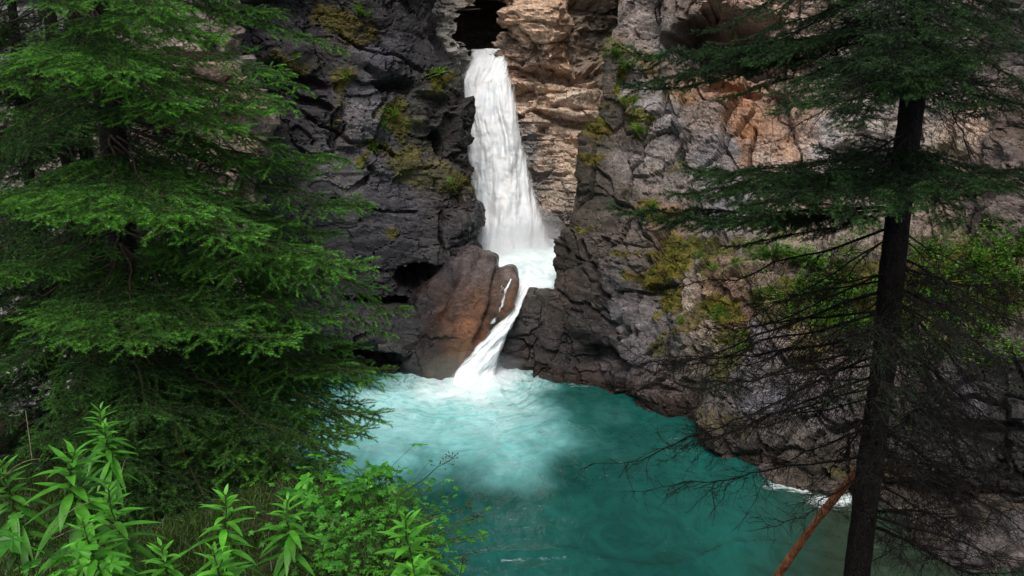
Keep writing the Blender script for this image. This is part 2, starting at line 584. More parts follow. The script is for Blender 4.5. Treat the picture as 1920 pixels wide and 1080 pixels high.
rock_mass('far_cliff', far_net, 0.055,
    [(815, 20, T_GREY), (845, 60, (160, 153, 150)), (880, 105, T_GREY), (905, 60, (70, 60, 58)), (890, 20, (120, 100, 88)), (915, 100, (70, 66, 72)),  # cave mouth tinted darker, painting in its shade
     (960, 20, (190, 140, 104)), (1010, 60, (200, 150, 112)), (1060, 40, (186, 140, 108)), (1000, 110, T_TAN2), (1050, 100, (196, 146, 110)), (1100, 60, (130, 106, 88)),
     (1140, 60, (104, 88, 76)), (1130, 130, (128, 104, 88)), (970, 150, T_TAN), (1030, 160, (176, 136, 110)), (1110, 150, T_TAN2), (1000, 200, (184, 148, 124)), (1070, 200, (190, 154, 130)),  # recess right of the falls tinted darker, its shade painted in
     (960, 230, T_PUR), (985, 270, T_PUR), (1050, 250, (170, 134, 112)), (1100, 260, (176, 140, 116)), (1020, 300, (166, 134, 114)), (1070, 310, (180, 146, 112)),
     (1000, 340, (120, 110, 112)), (1050, 360, (150, 126, 114)), (1080, 350, (158, 132, 118)), (1020, 410, (120, 104, 98)), (1040, 440, (92, 80, 76)), (900, 300, (80, 78, 84))],
    pits=[(903, 58, 50, 62, 10, 3.8, 0.25), (1010, 40, 75, 52, 0, -0.75, 0.5), (1110, 70, 60, 80, 0, 0.55, 0.5), (1010, 140, 75, 13, 3, 0.8, 0.5),
          (985, 178, 40, 18, 10, 0.45, 0.6), (1060, 182, 70, 14, -4, -0.55, 0.6), (1085, 228, 90, 9, 4, 0.55, 0.5), (1000, 212, 55, 8, 0, 0.4, 0.5),
          (1040, 120, 60, 20, 0, -0.4, 0.6), (1050, 205, 60, 8, 2, -0.3, 0.6), (1090, 275, 40, 8, 6, 0.3, 0.5), (850, 40, 40, 60, 25, -0.5, 0.6), (940, 90, 14, 40, 10, -0.4, 0.6)],
    cracks=[([(860, 20), (876, 60), (893, 105)], 5, 0.25), ([(950, 130), (1010, 122), (1080, 140), (1150, 138)], 3, 0.3), ([(1000, 60), (1010, 120)], 3, 0.2)],
    wets=[(985, 330, 40, 120, 0.8), (1030, 430, 40, 30, 0.9)], strata=0.17, block=0.14, big=0.22, layer_f=1.7, seed=1, sat=0.56, gain=1.22, crack_d=0.2, chip=0.75, cast=(0.95, 1.0, 0.88))

# --- dark wall left of the falls
lx0 = [180, 330, 450, 560, 660, 750]
left_net = [
    row(-420, lx0 + [800, 840, 790], [24.6, 25, 25.4, 25.8, 26.3, 27, 27.6, 28.2, 36]),
    row(0, lx0 + [790, 808, 770], [24.3, 24.6, 25, 25.4, 25.9, 26.7, 27.4, 28, 36]),
    row(72, lx0 + [785, 802, 770], [24.2, 24.5, 24.9, 25.3, 25.8, 26.5, 27.1, 27.6, 36]),
    row(128, lx0 + [830, 868, 820], [24.1, 24.4, 24.8, 25.2, 25.7, 26.3, 26.8, 27.2, 36]),
    row(200, lx0 + [835, 888, 840], [24.0, 24.3, 24.6, 25.0, 25.5, 26.0, 26.5, 27.0, 36]),
    row(330, lx0 + [835, 882, 840], [23.8, 24.0, 24.3, 24.7, 25.2, 25.7, 26.2, 26.7, 36]),
    row(460, lx0 + [835, 895, 850], [23.8, 24.0, 24.3, 24.7, 25.2, 25.6, 26.0, 26.4, 36]),
    row(545, lx0 + [835, 900, 860], [23.9, 24.1, 24.4, 24.8, 25.3, 25.8, 26.2, 26.4, 36]),
    rowz(0, lx0 + [830, 890, 860], [24.0, 24.2, 24.5, 24.8, 25.1, 25.4, 25.7, 26.0, 36]),
    rowz(-1.5, lx0 + [830, 890, 860], [24.0, 24.2, 24.5, 24.8, 25.1, 25.4, 25.7, 26.0, 36]),
]
D0, D1, D2 = (62, 60, 66), (84, 82, 90), (112, 109, 117)
rock_mass('left_cliff', left_net, 0.05,
    [(520, 20, (96, 92, 98)), (560, 60, D0), (640, 30, (54, 52, 50)), (700, 40, (58, 54, 46)), (760, 40, D0), (790, 60, (60, 58, 60)), (650, 80, (68, 66, 56)),
     (680, 70, D2), (740, 90, D1), (560, 120, (66, 66, 58)), (490, 130, D0), (510, 130, D1), (620, 150, D0), (660, 170, D0), (720, 90, (92, 90, 104)), (780, 110, D0),
     (705, 170, D2), (695, 215, (128, 124, 130)), (840, 110, (58, 56, 60)), (830, 150, (84, 84, 54)), (800, 150, (70, 68, 66)), (660, 290, (112, 108, 110)), (640, 320, (120, 116, 118)),
     (600, 200, D0), (560, 260, (64, 62, 68)), (760, 250, (76, 72, 62)), (820, 230, (70, 66, 66)), (860, 210, (66, 62, 62)), (870, 280, (70, 66, 64)), (800, 310, (92, 84, 76)),
     (850, 340, (86, 80, 62)), (730, 350, (92, 88, 98)), (700, 400, D1), (640, 380, D0), (780, 400, D1), (830, 410, (82, 76, 78)), (880, 420, (70, 68, 74)), (620, 440, (60, 58, 64)),
     (760, 440, (74, 70, 76)), (700, 500, (62, 60, 66)), (640, 540, (58, 56, 64)), (700, 590, (64, 60, 64)), (620, 620, (50, 50, 60)), (760, 570, (52, 48, 50)), (740, 640, (56, 52, 54)),
     (700, 670, (78, 72, 72)), (800, 660, (70, 62, 58)), (600, 670, (44, 44, 50)), (500, 500, D0), (500, 300, D0)],
    pits=[(792, 515, 48, 30, -12, 1.5, 0.5), (720, 562, 78, 9, 2, 0.9, 0.5), (752, 155, 38, 13, 12, 0.9, 0.5), (822, 272, 13, 32, -14, 0.8, 0.5), (660, 672, 80, 15, 3, 1.2, 0.5),
          (740, 622, 115, 60, 3, -1.0, 0.7), (720, 120, 70, 22, 20, -0.35, 0.7), (800, 165, 46, 12, 10, -0.5, 0.6), (700, 210, 30, 60, 12, -0.4, 0.7), (790, 210, 40, 40, 0, -0.35, 0.7),
          (560, 145, 60, 12, 20, 0.5, 0.6), (520, 90, 50, 30, 10, -0.4, 0.7), (870, 410, 25, 50, 8, -0.35, 0.6), (840, 330, 40, 30, 0, -0.3, 0.7)],
    cracks=[([(500, 150), (560, 182), (620, 200)], 5, 0.35), ([(690, 130), (740, 160), (700, 220)], 4, 0.2), ([(838, 400), (832, 440), (838, 470)], 3, 0.25), ([(620, 375), (700, 390), (780, 400)], 2.5, 0.15),
            ([(560, 200), (600, 235), (680, 265), (740, 290)], 3, 0.22), ([(640, 60), (720, 100), (790, 130)], 3, 0.22)],
    moss=[(830, 148, 24, 16, 0.85, 0.5), (748, 215, 38, 36, 0.75, 0.25), (705, 280, 22, 18, 0.8, 0.25), (845, 345, 26, 18, 0.7, 0.5), (650, 155, 22, 30, 0.6, 0.5), (760, 290, 40, 24, 0.5, 0.4),
          (650, 40, 50, 20, 0.55, 0.7), (670, 55, 24, 14, 0.6, 0.8), (800, 330, 36, 20, 0.4, 0.4), (560, 115, 44, 14, 0.5, 0.5), (720, 440, 14, 16, 0.6, 0.7), (640, 225, 26, 20, 0.4, 0.5)],
    wets=[(700, 600, 180, 110, 0.75), (870, 400, 40, 90, 0.8), (700, 300, 200, 200, 0.25)], strata=0.07, block=0.14, big=0.30, layer_f=1.1, seed=2, gain=0.55, sat=0.8, crack_d=0.22, chip=0.45, calm=[(700, 620, 200, 90, 0.6), (720, 430, 170, 80, 0.5), (560, 330, 120, 120, 0.35)])

# --- pale buttress behind the spruces
bx = [-900, -350, -60, 120, 290, 410]
but_net = [
    row(-420, bx + [425, 400], [15, 18, 20.2, 21, 21.6, 22, 22.6, 30]),
    row(0, bx + [432, 405], [15, 17.8, 20, 20.8, 21.4, 21.8, 22.4, 30]),
    row(90, bx + [452, 420], [15, 17.8, 19.9, 20.7, 21.3, 21.7, 22.3, 30]),
    row(190, bx + [484, 440], [15, 17.6, 19.7, 20.5, 21.1, 21.5, 22.1, 30]),
    row(320, bx + [486, 440], [15, 17.6, 19.6, 20.4, 21.0, 21.4, 22.0, 30]),
    row(500, bx + [470, 430], [14.6, 17.2, 19.2, 20.0, 20.6, 21.0, 21.6, 30]),
    rowz(0, bx + [460, 430], [14, 16.4, 18.4, 19.4, 20.0, 20.6, 21.2, 30]),
    rowz(-1.5, bx + [460, 430], [14, 16.4, 18.4, 19.4, 20.0, 20.6, 21.2, 30]),
]
rock_mass('pale_buttress', but_net, 0.065,
    [(350, 60, (156, 140, 128)), (390, 90, (150, 134, 126)), (440, 120, (150, 138, 132)), (370, 150, (160, 128, 108)), (420, 170, (168, 134, 114)), (470, 190, (166, 140, 120)), (360, 180, (150, 140, 138)),
     (440, 230, (158, 138, 122)), (200, 250, (140, 122, 112)), (300, 280, (140, 122, 112)), (440, 300, (140, 118, 104)), (100, 60, (132, 130, 134)), (150, 450, (156, 150, 150)), (60, 560, (176, 170, 168)),
     (300, 480, (146, 140, 140)), (20, 620, (186, 182, 180)), (380, 600, (120, 112, 110)), (-200, 300, (140, 130, 124))],
    pits=[(365, 168, 24, 14, 20, 0.5, 0.5), (395, 92, 20, 12, 0, 0.5, 0.5), (470, 215, 14, 50, 0, -0.3, 0.6)], strata=0.13, block=0.15, big=0.4, seed=3, layer_f=1.3, gain=0.62, sat=0.75)

# --- big wall right of the falls, with the planted ledge
rx_t = [1300, 1420, 1560, 1700, 1840, 1960, 2200, 2800]
right_net = [
    row(-420, [1240, 1170, 1222] + rx_t, [35, 28.2, 27.4, 26.8, 26.2, 25.2, 24.2, 23.0, 21, 18, 12]),
    row(0, [1235, 1153, 1205] + [1285, 1400, 1550, 1700, 1840, 1960, 2200, 2800], [35, 27.4, 26.9, 26.4, 25.8, 24.8, 23.8, 22.4, 20.6, 17.6, 12]),
    row(95, [1230, 1140, 1200] + [1280, 1400, 1550, 1700, 1840, 1960, 2200, 2800], [35, 27.2, 26.7, 26.2, 25.5, 24.6, 23.6, 22.2, 20.4, 17.5, 12]),
    row(180, [1225, 1136, 1195] + [1272, 1392, 1545, 1695, 1840, 1960, 2200, 2800], [35, 27.0, 26.5, 25.9, 25.0, 24.2, 23.3, 21.8, 20.1, 17.3, 12]),
    row(330, [1200, 1090, 1172] + [1270, 1390, 1540, 1690, 1840, 1960, 2200, 2800], [35, 26.4, 25.7, 24.8, 23.8, 23.0, 22.4, 21.0, 19.5, 17, 12]),
    row(432, [1170, 1052, 1142] + [1262, 1390, 1540, 1690, 1840, 1960, 2200, 2800], [35, 26.0, 25.1, 23.9, 22.9, 22.2, 21.6, 20.5, 19.0, 16.6, 12]),
    [P(1140, 500, 35), P(1036, 500, 25.7), P(1120, 500, 24.7), P(1250, 500, 23.0), P(1370, 520, 21.4), P(1490, 575, 19.6), P(1640, 628, 18.2), P(1800, 645, 17.4), P(1960, 655, 16.5), P(2200, 680, 14.6), P(2800, 700, 11)],
    [P(1120, 610, 35), P(1012, 610, 25.3), P(1095, 620, 24.3), P(1228, 632, 22.5), P(1345, 645, 20.8), P(1450, 695, 18.9), P(1610, 745, 17.4), P(1780, 775, 16.6), P(1960, 795, 15.7), P(2200, 820, 14), P(2800, 850, 10.6)],
    rowz(0, [1120, 985, 1085, 1205, 1310, 1410, 1560, 1760, 1960, 2200, 2800], [35, 24.9, 24.0, 22.2, 20.3, 18.1, 17.0, 16.2, 15.4, 13.8, 10.4]),
    rowz(-1.5, [1120, 985, 1085, 1205, 1310, 1410, 1560, 1760, 1960, 2200, 2800], [35, 24.8, 23.9, 22.0, 20.1, 17.8, 16.6, 15.8, 15.0, 13.4, 10]),
]
rock_mass('right_cliff', right_net, 0.042,
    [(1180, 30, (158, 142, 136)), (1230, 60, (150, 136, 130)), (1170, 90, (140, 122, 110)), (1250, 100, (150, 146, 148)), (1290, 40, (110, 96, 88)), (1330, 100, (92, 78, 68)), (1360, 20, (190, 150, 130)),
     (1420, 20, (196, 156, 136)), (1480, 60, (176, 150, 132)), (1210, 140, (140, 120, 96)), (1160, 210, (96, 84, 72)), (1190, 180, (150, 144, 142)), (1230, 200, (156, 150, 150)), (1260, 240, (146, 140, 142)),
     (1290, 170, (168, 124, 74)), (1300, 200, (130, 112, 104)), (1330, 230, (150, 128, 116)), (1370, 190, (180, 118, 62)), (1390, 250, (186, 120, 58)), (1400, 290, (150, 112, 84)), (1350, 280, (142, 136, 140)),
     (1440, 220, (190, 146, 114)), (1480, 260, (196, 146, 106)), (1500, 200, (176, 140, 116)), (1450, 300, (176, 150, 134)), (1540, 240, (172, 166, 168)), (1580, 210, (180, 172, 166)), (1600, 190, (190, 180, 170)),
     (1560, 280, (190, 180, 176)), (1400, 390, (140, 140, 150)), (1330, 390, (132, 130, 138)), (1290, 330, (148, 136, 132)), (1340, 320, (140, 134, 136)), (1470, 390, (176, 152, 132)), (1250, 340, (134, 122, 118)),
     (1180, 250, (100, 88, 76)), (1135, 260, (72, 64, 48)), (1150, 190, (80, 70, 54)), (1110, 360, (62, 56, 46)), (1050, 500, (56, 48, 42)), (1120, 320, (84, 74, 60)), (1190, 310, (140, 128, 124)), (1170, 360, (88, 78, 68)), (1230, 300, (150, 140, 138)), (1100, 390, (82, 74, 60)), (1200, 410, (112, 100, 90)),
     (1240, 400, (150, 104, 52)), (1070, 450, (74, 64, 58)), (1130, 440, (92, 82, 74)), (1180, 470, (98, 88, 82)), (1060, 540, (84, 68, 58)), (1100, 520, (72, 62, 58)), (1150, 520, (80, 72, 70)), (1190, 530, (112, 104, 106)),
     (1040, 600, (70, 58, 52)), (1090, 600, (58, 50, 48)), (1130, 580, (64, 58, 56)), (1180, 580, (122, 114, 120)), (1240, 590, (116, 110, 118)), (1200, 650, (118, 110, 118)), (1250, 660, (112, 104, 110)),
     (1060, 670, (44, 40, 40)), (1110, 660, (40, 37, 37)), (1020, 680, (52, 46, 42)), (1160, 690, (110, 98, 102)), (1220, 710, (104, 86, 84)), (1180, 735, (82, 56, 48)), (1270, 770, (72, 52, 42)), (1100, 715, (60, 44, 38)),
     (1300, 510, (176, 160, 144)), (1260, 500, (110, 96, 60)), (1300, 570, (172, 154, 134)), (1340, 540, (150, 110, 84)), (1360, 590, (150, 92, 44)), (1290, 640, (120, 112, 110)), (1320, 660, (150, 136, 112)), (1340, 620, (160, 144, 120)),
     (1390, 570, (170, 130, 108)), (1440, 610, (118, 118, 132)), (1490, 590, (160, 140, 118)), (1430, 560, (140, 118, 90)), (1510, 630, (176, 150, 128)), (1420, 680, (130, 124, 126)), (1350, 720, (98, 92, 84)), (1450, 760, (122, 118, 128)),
     (1550, 760, (126, 118, 118)), (1400, 800, (92, 82, 74)), (1500, 820, (96, 88, 82)), (1560, 870, (80, 70, 60)), (1440, 860, (84, 70, 58)), (1790, 770, (84, 84, 92)), (1700, 820, (58, 54, 52)), (1850, 860, (46, 44, 45)), (1950, 900, (46, 44, 45)), (1800, 940, (52, 48, 44)), (1900, 740, (60, 58, 60)),  # lower-right tints darkened: canopy shade painted over dark wet rock
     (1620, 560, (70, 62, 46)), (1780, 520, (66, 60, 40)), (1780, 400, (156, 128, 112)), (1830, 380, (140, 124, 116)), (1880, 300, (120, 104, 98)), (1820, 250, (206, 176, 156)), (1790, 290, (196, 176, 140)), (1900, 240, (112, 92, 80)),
     (1880, 420, (130, 112, 104)), (1750, 150, (160, 150, 146)), (1650, 60, (150, 140, 140)), (1900, 60, (130, 120, 116)), (1690, 300, (150, 140, 136))],
    pits=[(1350, 82, 95, 50, 4, 2.2, 0.25), (1390, 30, 95, 22, 4, -0.8, 0.5), (1450, 130, 90, 26, 12, 0.55, 0.5), (1260, 60, 22, 120, 2, -0.35, 0.6), (1280, 110, 12, 70, 2, 0.5, 0.6), (1590, 272, 24, 16, 10, 0.6, 0.5),
          (1245, 540, 26, 6, 4, 0.55, 0.5), (1385, 175, 60, 10, 10, 0.4, 0.5), (1440, 230, 10, 60, 0, 0.1, 0.5), (1060, 650, 60, 40, 0, 0.25, 0.7), (1110, 680, 40, 40, 0, 0.4, 0.6),
          (1445, 620, 40, 60, 0, -0.4, 0.5), (1300, 590, 60, 90, 0, -0.25, 0.6), (1820, 260, 34, 60, -10, -0.4, 0.5), (1800, 800, 110, 18, 5, 0.7, 0.5), (1530, 370, 60, 14, -6, 0.6, 0.5),
          (1200, 400, 100, 20, -8, -0.2, 0.8), (1160, 500, 30, 60, 20, -0.2, 0.7), (1880, 330, 60, 100, 0, -0.5, 0.6)],
    cracks=[([(1212, 480), (1200, 545), (1185, 600), (1165, 660), (1152, 725)], 4.5, 0.32), ([(1098, 450), (1112, 490), (1125, 520), (1150, 560)], 4, 0.25), ([(1165, 545), (1245, 548)], 3, 0.3),
            ([(1076, 480), (1125, 490)], 3, 0.2), ([(1283, 500), (1278, 600), (1262, 690)], 3.5, 0.25), ([(1403, 540), (1402, 600), (1404, 680)], 4, 0.3), ([(1410, 235), (1410, 320)], 2.5, 0.25),
            ([(1250, 480), (1240, 545)], 3, 0.18), ([(1040, 545), (1140, 605)], 2.5, 0.12), ([(1340, 650), (1330, 760)], 3, 0.2)],
    moss=[(1120, 250, 16, 26, 0.9, 0.55), (1125, 315, 26, 10, 0.9, 0.5), (1160, 165, 14, 12, 0.9, 0.6), (1140, 205, 10, 8, 0.9, 0.7), (1180, 195, 18, 16, 0.8, 0.3), (1195, 235, 20, 14, 0.7, 0.2), (1150, 100, 22, 20, 0.6, 0.4),
          (1225, 385, 18, 16, 0.85, 0.4), (1240, 405, 14, 18, 0.9, 0.95), (1250, 480, 34, 26, 0.8, 0.6), (1245, 520, 44, 22, 0.9, 0.55), (1262, 575, 18, 44, 0.85, 0.5), (1180, 465, 14, 16, 0.7, 0.5), (1225, 465, 20, 12, 0.8, 0.7),
          (1330, 500, 50, 36, 0.75, 0.4), (1310, 470, 36, 24, 0.8, 0.45), (1340, 580, 32, 22, 0.9, 0.5), (1365, 590, 18, 26, 0.8, 0.95), (1390, 640, 18, 30, 0.85, 0.1), (1300, 600, 22, 20, 0.6, 0.6), (1460, 590, 36, 26, 0.6, 0.4),
          (1520, 640, 30, 40, 0.6, 0.3), (1380, 690, 30, 24, 0.6, 0.3), (1460, 540, 60, 20, 0.8, 0.3), (1600, 560, 140, 60, 0.7, 0.3), (1800, 540, 160, 80, 0.75, 0.35), (1260, 650, 12, 30, 0.5, 0.5), (1105, 420, 12, 10, 0.7, 0.5),
          (1265, 310, 30, 12, 0.5, 0.95), (1290, 170, 26, 8, 0.35, 1.0), (1210, 120, 30, 30, 0.45, 0.8), (1430, 800, 40, 16, 0.4, 0.6), (1340, 800, 50, 24, 0.35, 0.7), (1650, 880, 80, 20, 0.4, 0.5)],
    wets=[(1090, 640, 90, 90, 0.7), (1440, 620, 34, 60, 0.6), (1460, 750, 60, 40, 0.5), (1300, 770, 200, 60, 0.6), (1700, 850, 240, 120, 0.6)],
    strata=0.08, block=0.15, big=0.20, layer_f=1.25, seed=4, gain=0.68, sat=0.70, crack_d=0.24, chip=0.5, panel=0.16, calm=[(1060, 600, 90, 150, 0.62), (1110, 400, 70, 120, 0.5), (1150, 150, 50, 180, 0.45), (1210, 620, 80, 120, 0.35), (1330, 600, 110, 110, 0.2)])
for n_ in ('far_cliff', 'left_cliff', 'pale_buttress', 'right_cliff'):
    tag(bpy.data.objects[n_], kind='structure')

# ------------------------------------------------------------------ single rocks
def inflate(outline, d, front, back, rings=46, seg=150, power=0.5, tilt=None, seed=0, rough=0.06, fine=0.012, centre=None):
    """closed lump whose outline, seen from the path, follows the given points; front/back: metres it swells"""
    o = np.array(outline, float)
    c = np.array(centre, float) if centre else o.mean(0)
    cl = np.vstack([o, o[:1]])
    L = np.concatenate([[0], np.cumsum(np.hypot(*np.diff(cl, axis=0).T))])
    t = np.linspace(0, L[-1], seg, endpoint=False)
    ring = np.stack([np.interp(t, L, cl[:, 0]), np.interp(t, L, cl[:, 1])], 1)
    k = np.array([.25, .5, .25])
    for _ in range(2):
        ring = np.roll(ring, 1, 0) * .25 + ring * .5 + np.roll(ring, -1, 0) * .25
    V = []
    for side in (0, 1):
        rr = np.sin(np.linspace(0, math.pi / 2, rings))
        for i, s in enumerate(rr):
            if side and i == rings - 1:
                continue
            prof = max(0.0, 1 - s ** 2) ** power
            for (x, y) in c + (ring - c) * s:
                dd = d if tilt is None else d + tilt(x, y)
                dd += -front * prof if side == 0 else back * prof
                # keep the outline at its own pixel column while it swells
                X, Y, Z = P(x, y, d if tilt is None else d + tilt(x, y))
                V.append((X, dd, Z))
    V = np.array(V)
    a = np.arange(rings * seg).reshape(rings, seg)
    b = np.vstack([np.arange((rings - 1) * seg).reshape(rings - 1, seg) + rings * seg, a[-1:]])
    def q(g, fl):
        g2 = np.roll(g, -1, 1)
        f = np.stack([g[:-1], g2[:-1], g2[1:], g[1:]], -1).reshape(-1, 4)
        return f[:, ::-1] if fl else f
    faces = np.vstack([q(a, False), q(b, True)])
    n = V - V.mean(0); n /= np.linalg.norm(n, axis=1)[:, None]
    p = V + 30 + seed * 5.1
    dsp = rough * fbm(p * 1.1, 4, 1) + fine * fbm(p * 6, 4, 2)
    return V + n * dsp[:, None], faces, n, p

def tint_mesh(me, pos, pts, gain=1.0, wet=0.0, moss=(), desat=0.85):
    px, py = project(pos)
    q = pos + 9
    w1, w2 = fbm(q * 1.5, 4, 9), fbm(q * 1.5, 4, 19)
    sx, sy = px + 14 * w1, py + 14 * w2
    tint = shepard(sx, sy, pts) * gain
    tint = tint * desat + (tint @ np.array([.25, .6, .15]))[:, None] * (1 - desat)
    tint *= (1 + 0.35 * fbm(pos * np.array([2.2, 2.2, 0.7]) + 5, 4, 33))[:, None]
    mn = fbm(q * 2.2, 4, 70)
    for (x, y, rx, ry, s_, g_) in moss:
        m = (s_ * (1 - sstep(0.4, 1.1, np.hypot((sx - x) / rx, (sy - y) / ry) + 0.4 * mn)))[:, None]
        tint = tint * (1 - m) + (MOSS * (1 - g_) + MOSS_GOLD * g_) * m
    set_color(me, 'tint', np.clip(tint, 0.002, 0.9))
    set_float(me, 'wet', np.full(len(pos), wet))

# brown water-worn boulder between the falls
ol = [(826, 498), (846, 474), (866, 458), (884, 457), (912, 468), (936, 482), (952, 492), (972, 501), (978, 512), (972, 540), (958, 574), (932, 612), (900, 650), (876, 688), (846, 716), (806, 712), (764, 700), (738, 668), (728, 626), (742, 586), (770, 552), (798, 526)]
V, Fc, n_, p_ = inflate(ol, 25.3, 0.75, 1.2, power=0.30, rings=80, seg=260, tilt=lambda x, y: 0.4 * (575 - y) / 110 + (0.4 * (850 - x) / 90 if x < 850 else 0.0), seed=1, rough=0.06, fine=0.010, centre=(880, 575))
px_, py_ = project(V)
wob_ = fbm(p_ * 1.0, 4, 7)
def seam(pts, w, dep):
    best = np.full(len(V), 1e9)
    for a_, b_ in zip(pts[:-1], pts[1:]):
        a_, b_ = np.array(a_, float), np.array(b_, float); ab = b_ - a_
        t_ = np.clip(((px_ - a_[0]) * ab[0] + (py_ - a_[1]) * ab[1]) / (ab @ ab), 0, 1)
        best = np.minimum(best, np.hypot(px_ + 5 * wob_ - a_[0] - t_ * ab[0], py_ - a_[1] - t_ * ab[1]))
    return -dep * np.exp(-(best / w) ** 2)
along = (px_ - 900) * 0.90 + (py_ - 560) * 0.40
dsp = seam([(946, 486), (938, 530), (920, 590), (896, 640)], 9, 0.30) + seam([(905, 470), (880, 530), (850, 560)], 9, 0.12) + seam([(760, 590), (800, 580), (836, 520)], 22, 0.45) + seam([(858, 470), (840, 520), (800, 560)], 14, 0.16)
dsp += 0.045 * np.sin(along / 9.0 + 1.6 * wob_) * sstep(470, 540, py_)
e_, val_, tl_ = facets(p_ * np.array([.8, .8, .8]) + 0.2 * wob_[:, None], 5)
dsp += 0.08 * (val_ - 0.5) * sstep(0, .2, e_) + 0.12 * tl_
e_, val_, tl_ = facets(p_ * 3.0 + 0.2 * wob_[:, None], 6)
dsp += 0.02 * (val_ - .5 + tl_) * sstep(560, 500, py_)
V = V + n_ * dsp[:, None]
me = new_mesh('boulder', V, [(Fc, 0)], [M_ROCK_SMOOTH])
tint_mesh(me, V, [(870, 475, (88, 80, 82)), (930, 490, (104, 94, 94)), (900, 510, (84, 72, 70)), (960, 515, (104, 90, 86)), (960, 550, (124, 90, 68)), (925, 540, (92, 72, 62)), (900, 570, (116, 78, 54)), (860, 560, (84, 62, 54)),
                  (885, 610, (132, 84, 52)), (850, 620, (122, 78, 50)), (930, 590, (84, 62, 50)), (950, 580, (128, 88, 62)), (860, 655, (112, 78, 48)), (820, 620, (76, 54, 46)), (800, 590, (50, 42, 42)), (845, 510, (56, 50, 54)), (790, 640, (56, 48, 46)), (830, 690, (80, 70, 46)), (780, 610, (44, 42, 46)), (745, 640, (46, 44, 50)), (770, 690, (56, 53, 56)), (770, 570, (44, 42, 48)), (760, 600, (44, 42, 48)), (800, 650, (56, 48, 46))], 0.64, 1.0, desat=0.88)
V_B = V
boulder = tag(link('boulder', me), 'big brown water worn boulder wedged between the dark wall and the lower cascade', 'boulder')

# cracked dark block on the other side of the cascade
ol = [(986, 547), (1004, 544), (1024, 546), (1048, 550), (1060, 575), (1056, 640), (1050, 720), (1000, 730), (942, 718), (935, 694), (944, 668), (942, 645), (956, 612), (974, 578)]
V, Fc, n_, p_ = inflate(ol, 25.75, 0.40, 0.9, power=0.12, rings=70, seg=220, seed=2, rough=0.05, fine=0.012, centre=(990, 632))
e_, val, tl_ = facets(p_ * np.array([1.0, 1.0, 2.1]), 3)
e2_, val2_, tl2_ = facets(p_ * np.array([3.0, 3.0, 5.0]), 13)
V = V + n_ * (0.16 * (val * 2 - 1) + 0.2 * tl_ - 0.12 * (1 - sstep(0, .05, e_)) + 0.05 * (val2_ * 2 - 1) + 0.05 * tl2_)[:, None]
me = new_mesh('block', V, [(Fc, 0)], [M_ROCK], smooth=False)
tint_mesh(me, V, [(980, 560, (96, 86, 80)), (1005, 570, (80, 72, 66)), (970, 610, (70, 64, 64)), (960, 650, (84, 78, 80)), (985, 660, (66, 58, 56)), (960, 690, (66, 58, 54)), (1000, 690, (60, 50, 46))], 0.6, 0.7)
tag(link('rock_block', me), 'dark cracked rock block standing in the water beside the lower cascade', 'rock')

# ------------------------------------------------------------------ water
def mat_pool():
    t = NT('pool_water')
    col = t.attr('tint')
    foam = t.attr('foam', 'Fac')
    c = t.coord((1, 0.55, 1))
    n1 = t.noise(c, 1.6, 6, 0.62, 1.6)
    n2 = t.noise(c, 5.5, 5, 0.6, 1.0)
    streak = t.noise(t.attr('swirl', 'Vector'), 1.5, 7, 0.68, 1.2)
    bub = t.noise(t.attr('swirl', 'Vector'), 5.0, 6, 0.7, 0.6)
    veins = t.math('SUBTRACT', 1.0, t.math('MULTIPLY', t.math('ABSOLUTE', t.math('SUBTRACT', streak, 0.5)), 9.0), True)
    f = t.math('ADD', foam, t.math('MULTIPLY', t.math('SUBTRACT', n1, 0.5), 0.75))
    f = t.math('ADD', f, t.math('MULTIPLY', t.math('SUBTRACT', bub, 0.5), 0.9))
    f = t.math('ADD', f, t.math('MULTIPLY', t.math('SUBTRACT', streak, 0.5), 0.9))
    fm = t.ramp(f, 0.26, 1.12)
    vm = t.math('MULTIPLY', t.math('MULTIPLY', veins, t.ramp(foam, 0.08, 0.5)), 0.42)
    lap_glint = t.attr('lap_glint', 'Fac')
    ln = t.noise(t.coord((1.0, 3.2, 1)), 4.2, 6, 0.7, 1.0)
    lm = t.ramp(t.math('ADD', t.math('MULTIPLY', lap_glint, 0.62), t.math('MULTIPLY', ln, 0.72)), 0.66, 0.82)
    mask = t.math('MAXIMUM', t.math('MAXIMUM', t.math('MULTIPLY', fm, 0.9), vm), t.math('MULTIPLY', lm, 0.85))
    col = t.mix(1.0, col, t.ramp(n1, 0.3, 0.7, 0.82, 1.18), 'MULTIPLY')
    col = t.mix(mask, col, (0.78, 0.86, 0.88))
    w1 = t.noise(t.coord((1, 0.6, 1)), 3.2, 4, 0.55, 0.8)
    w2 = t.noise(t.coord((1, 0.7, 1)), 11.0, 3, 0.55)
    h = t.math('ADD', w1, t.math('MULTIPLY', w2, 0.28))
    nor = t.bump(h, 0.38, 0.08)
    rough = t.math('ADD', 0.12, t.math('MULTIPLY', mask, 0.6))
    return t.done(t.bsdf(col, rough, nor, 0.45, IOR=1.33))

M_POOL = mat_pool()

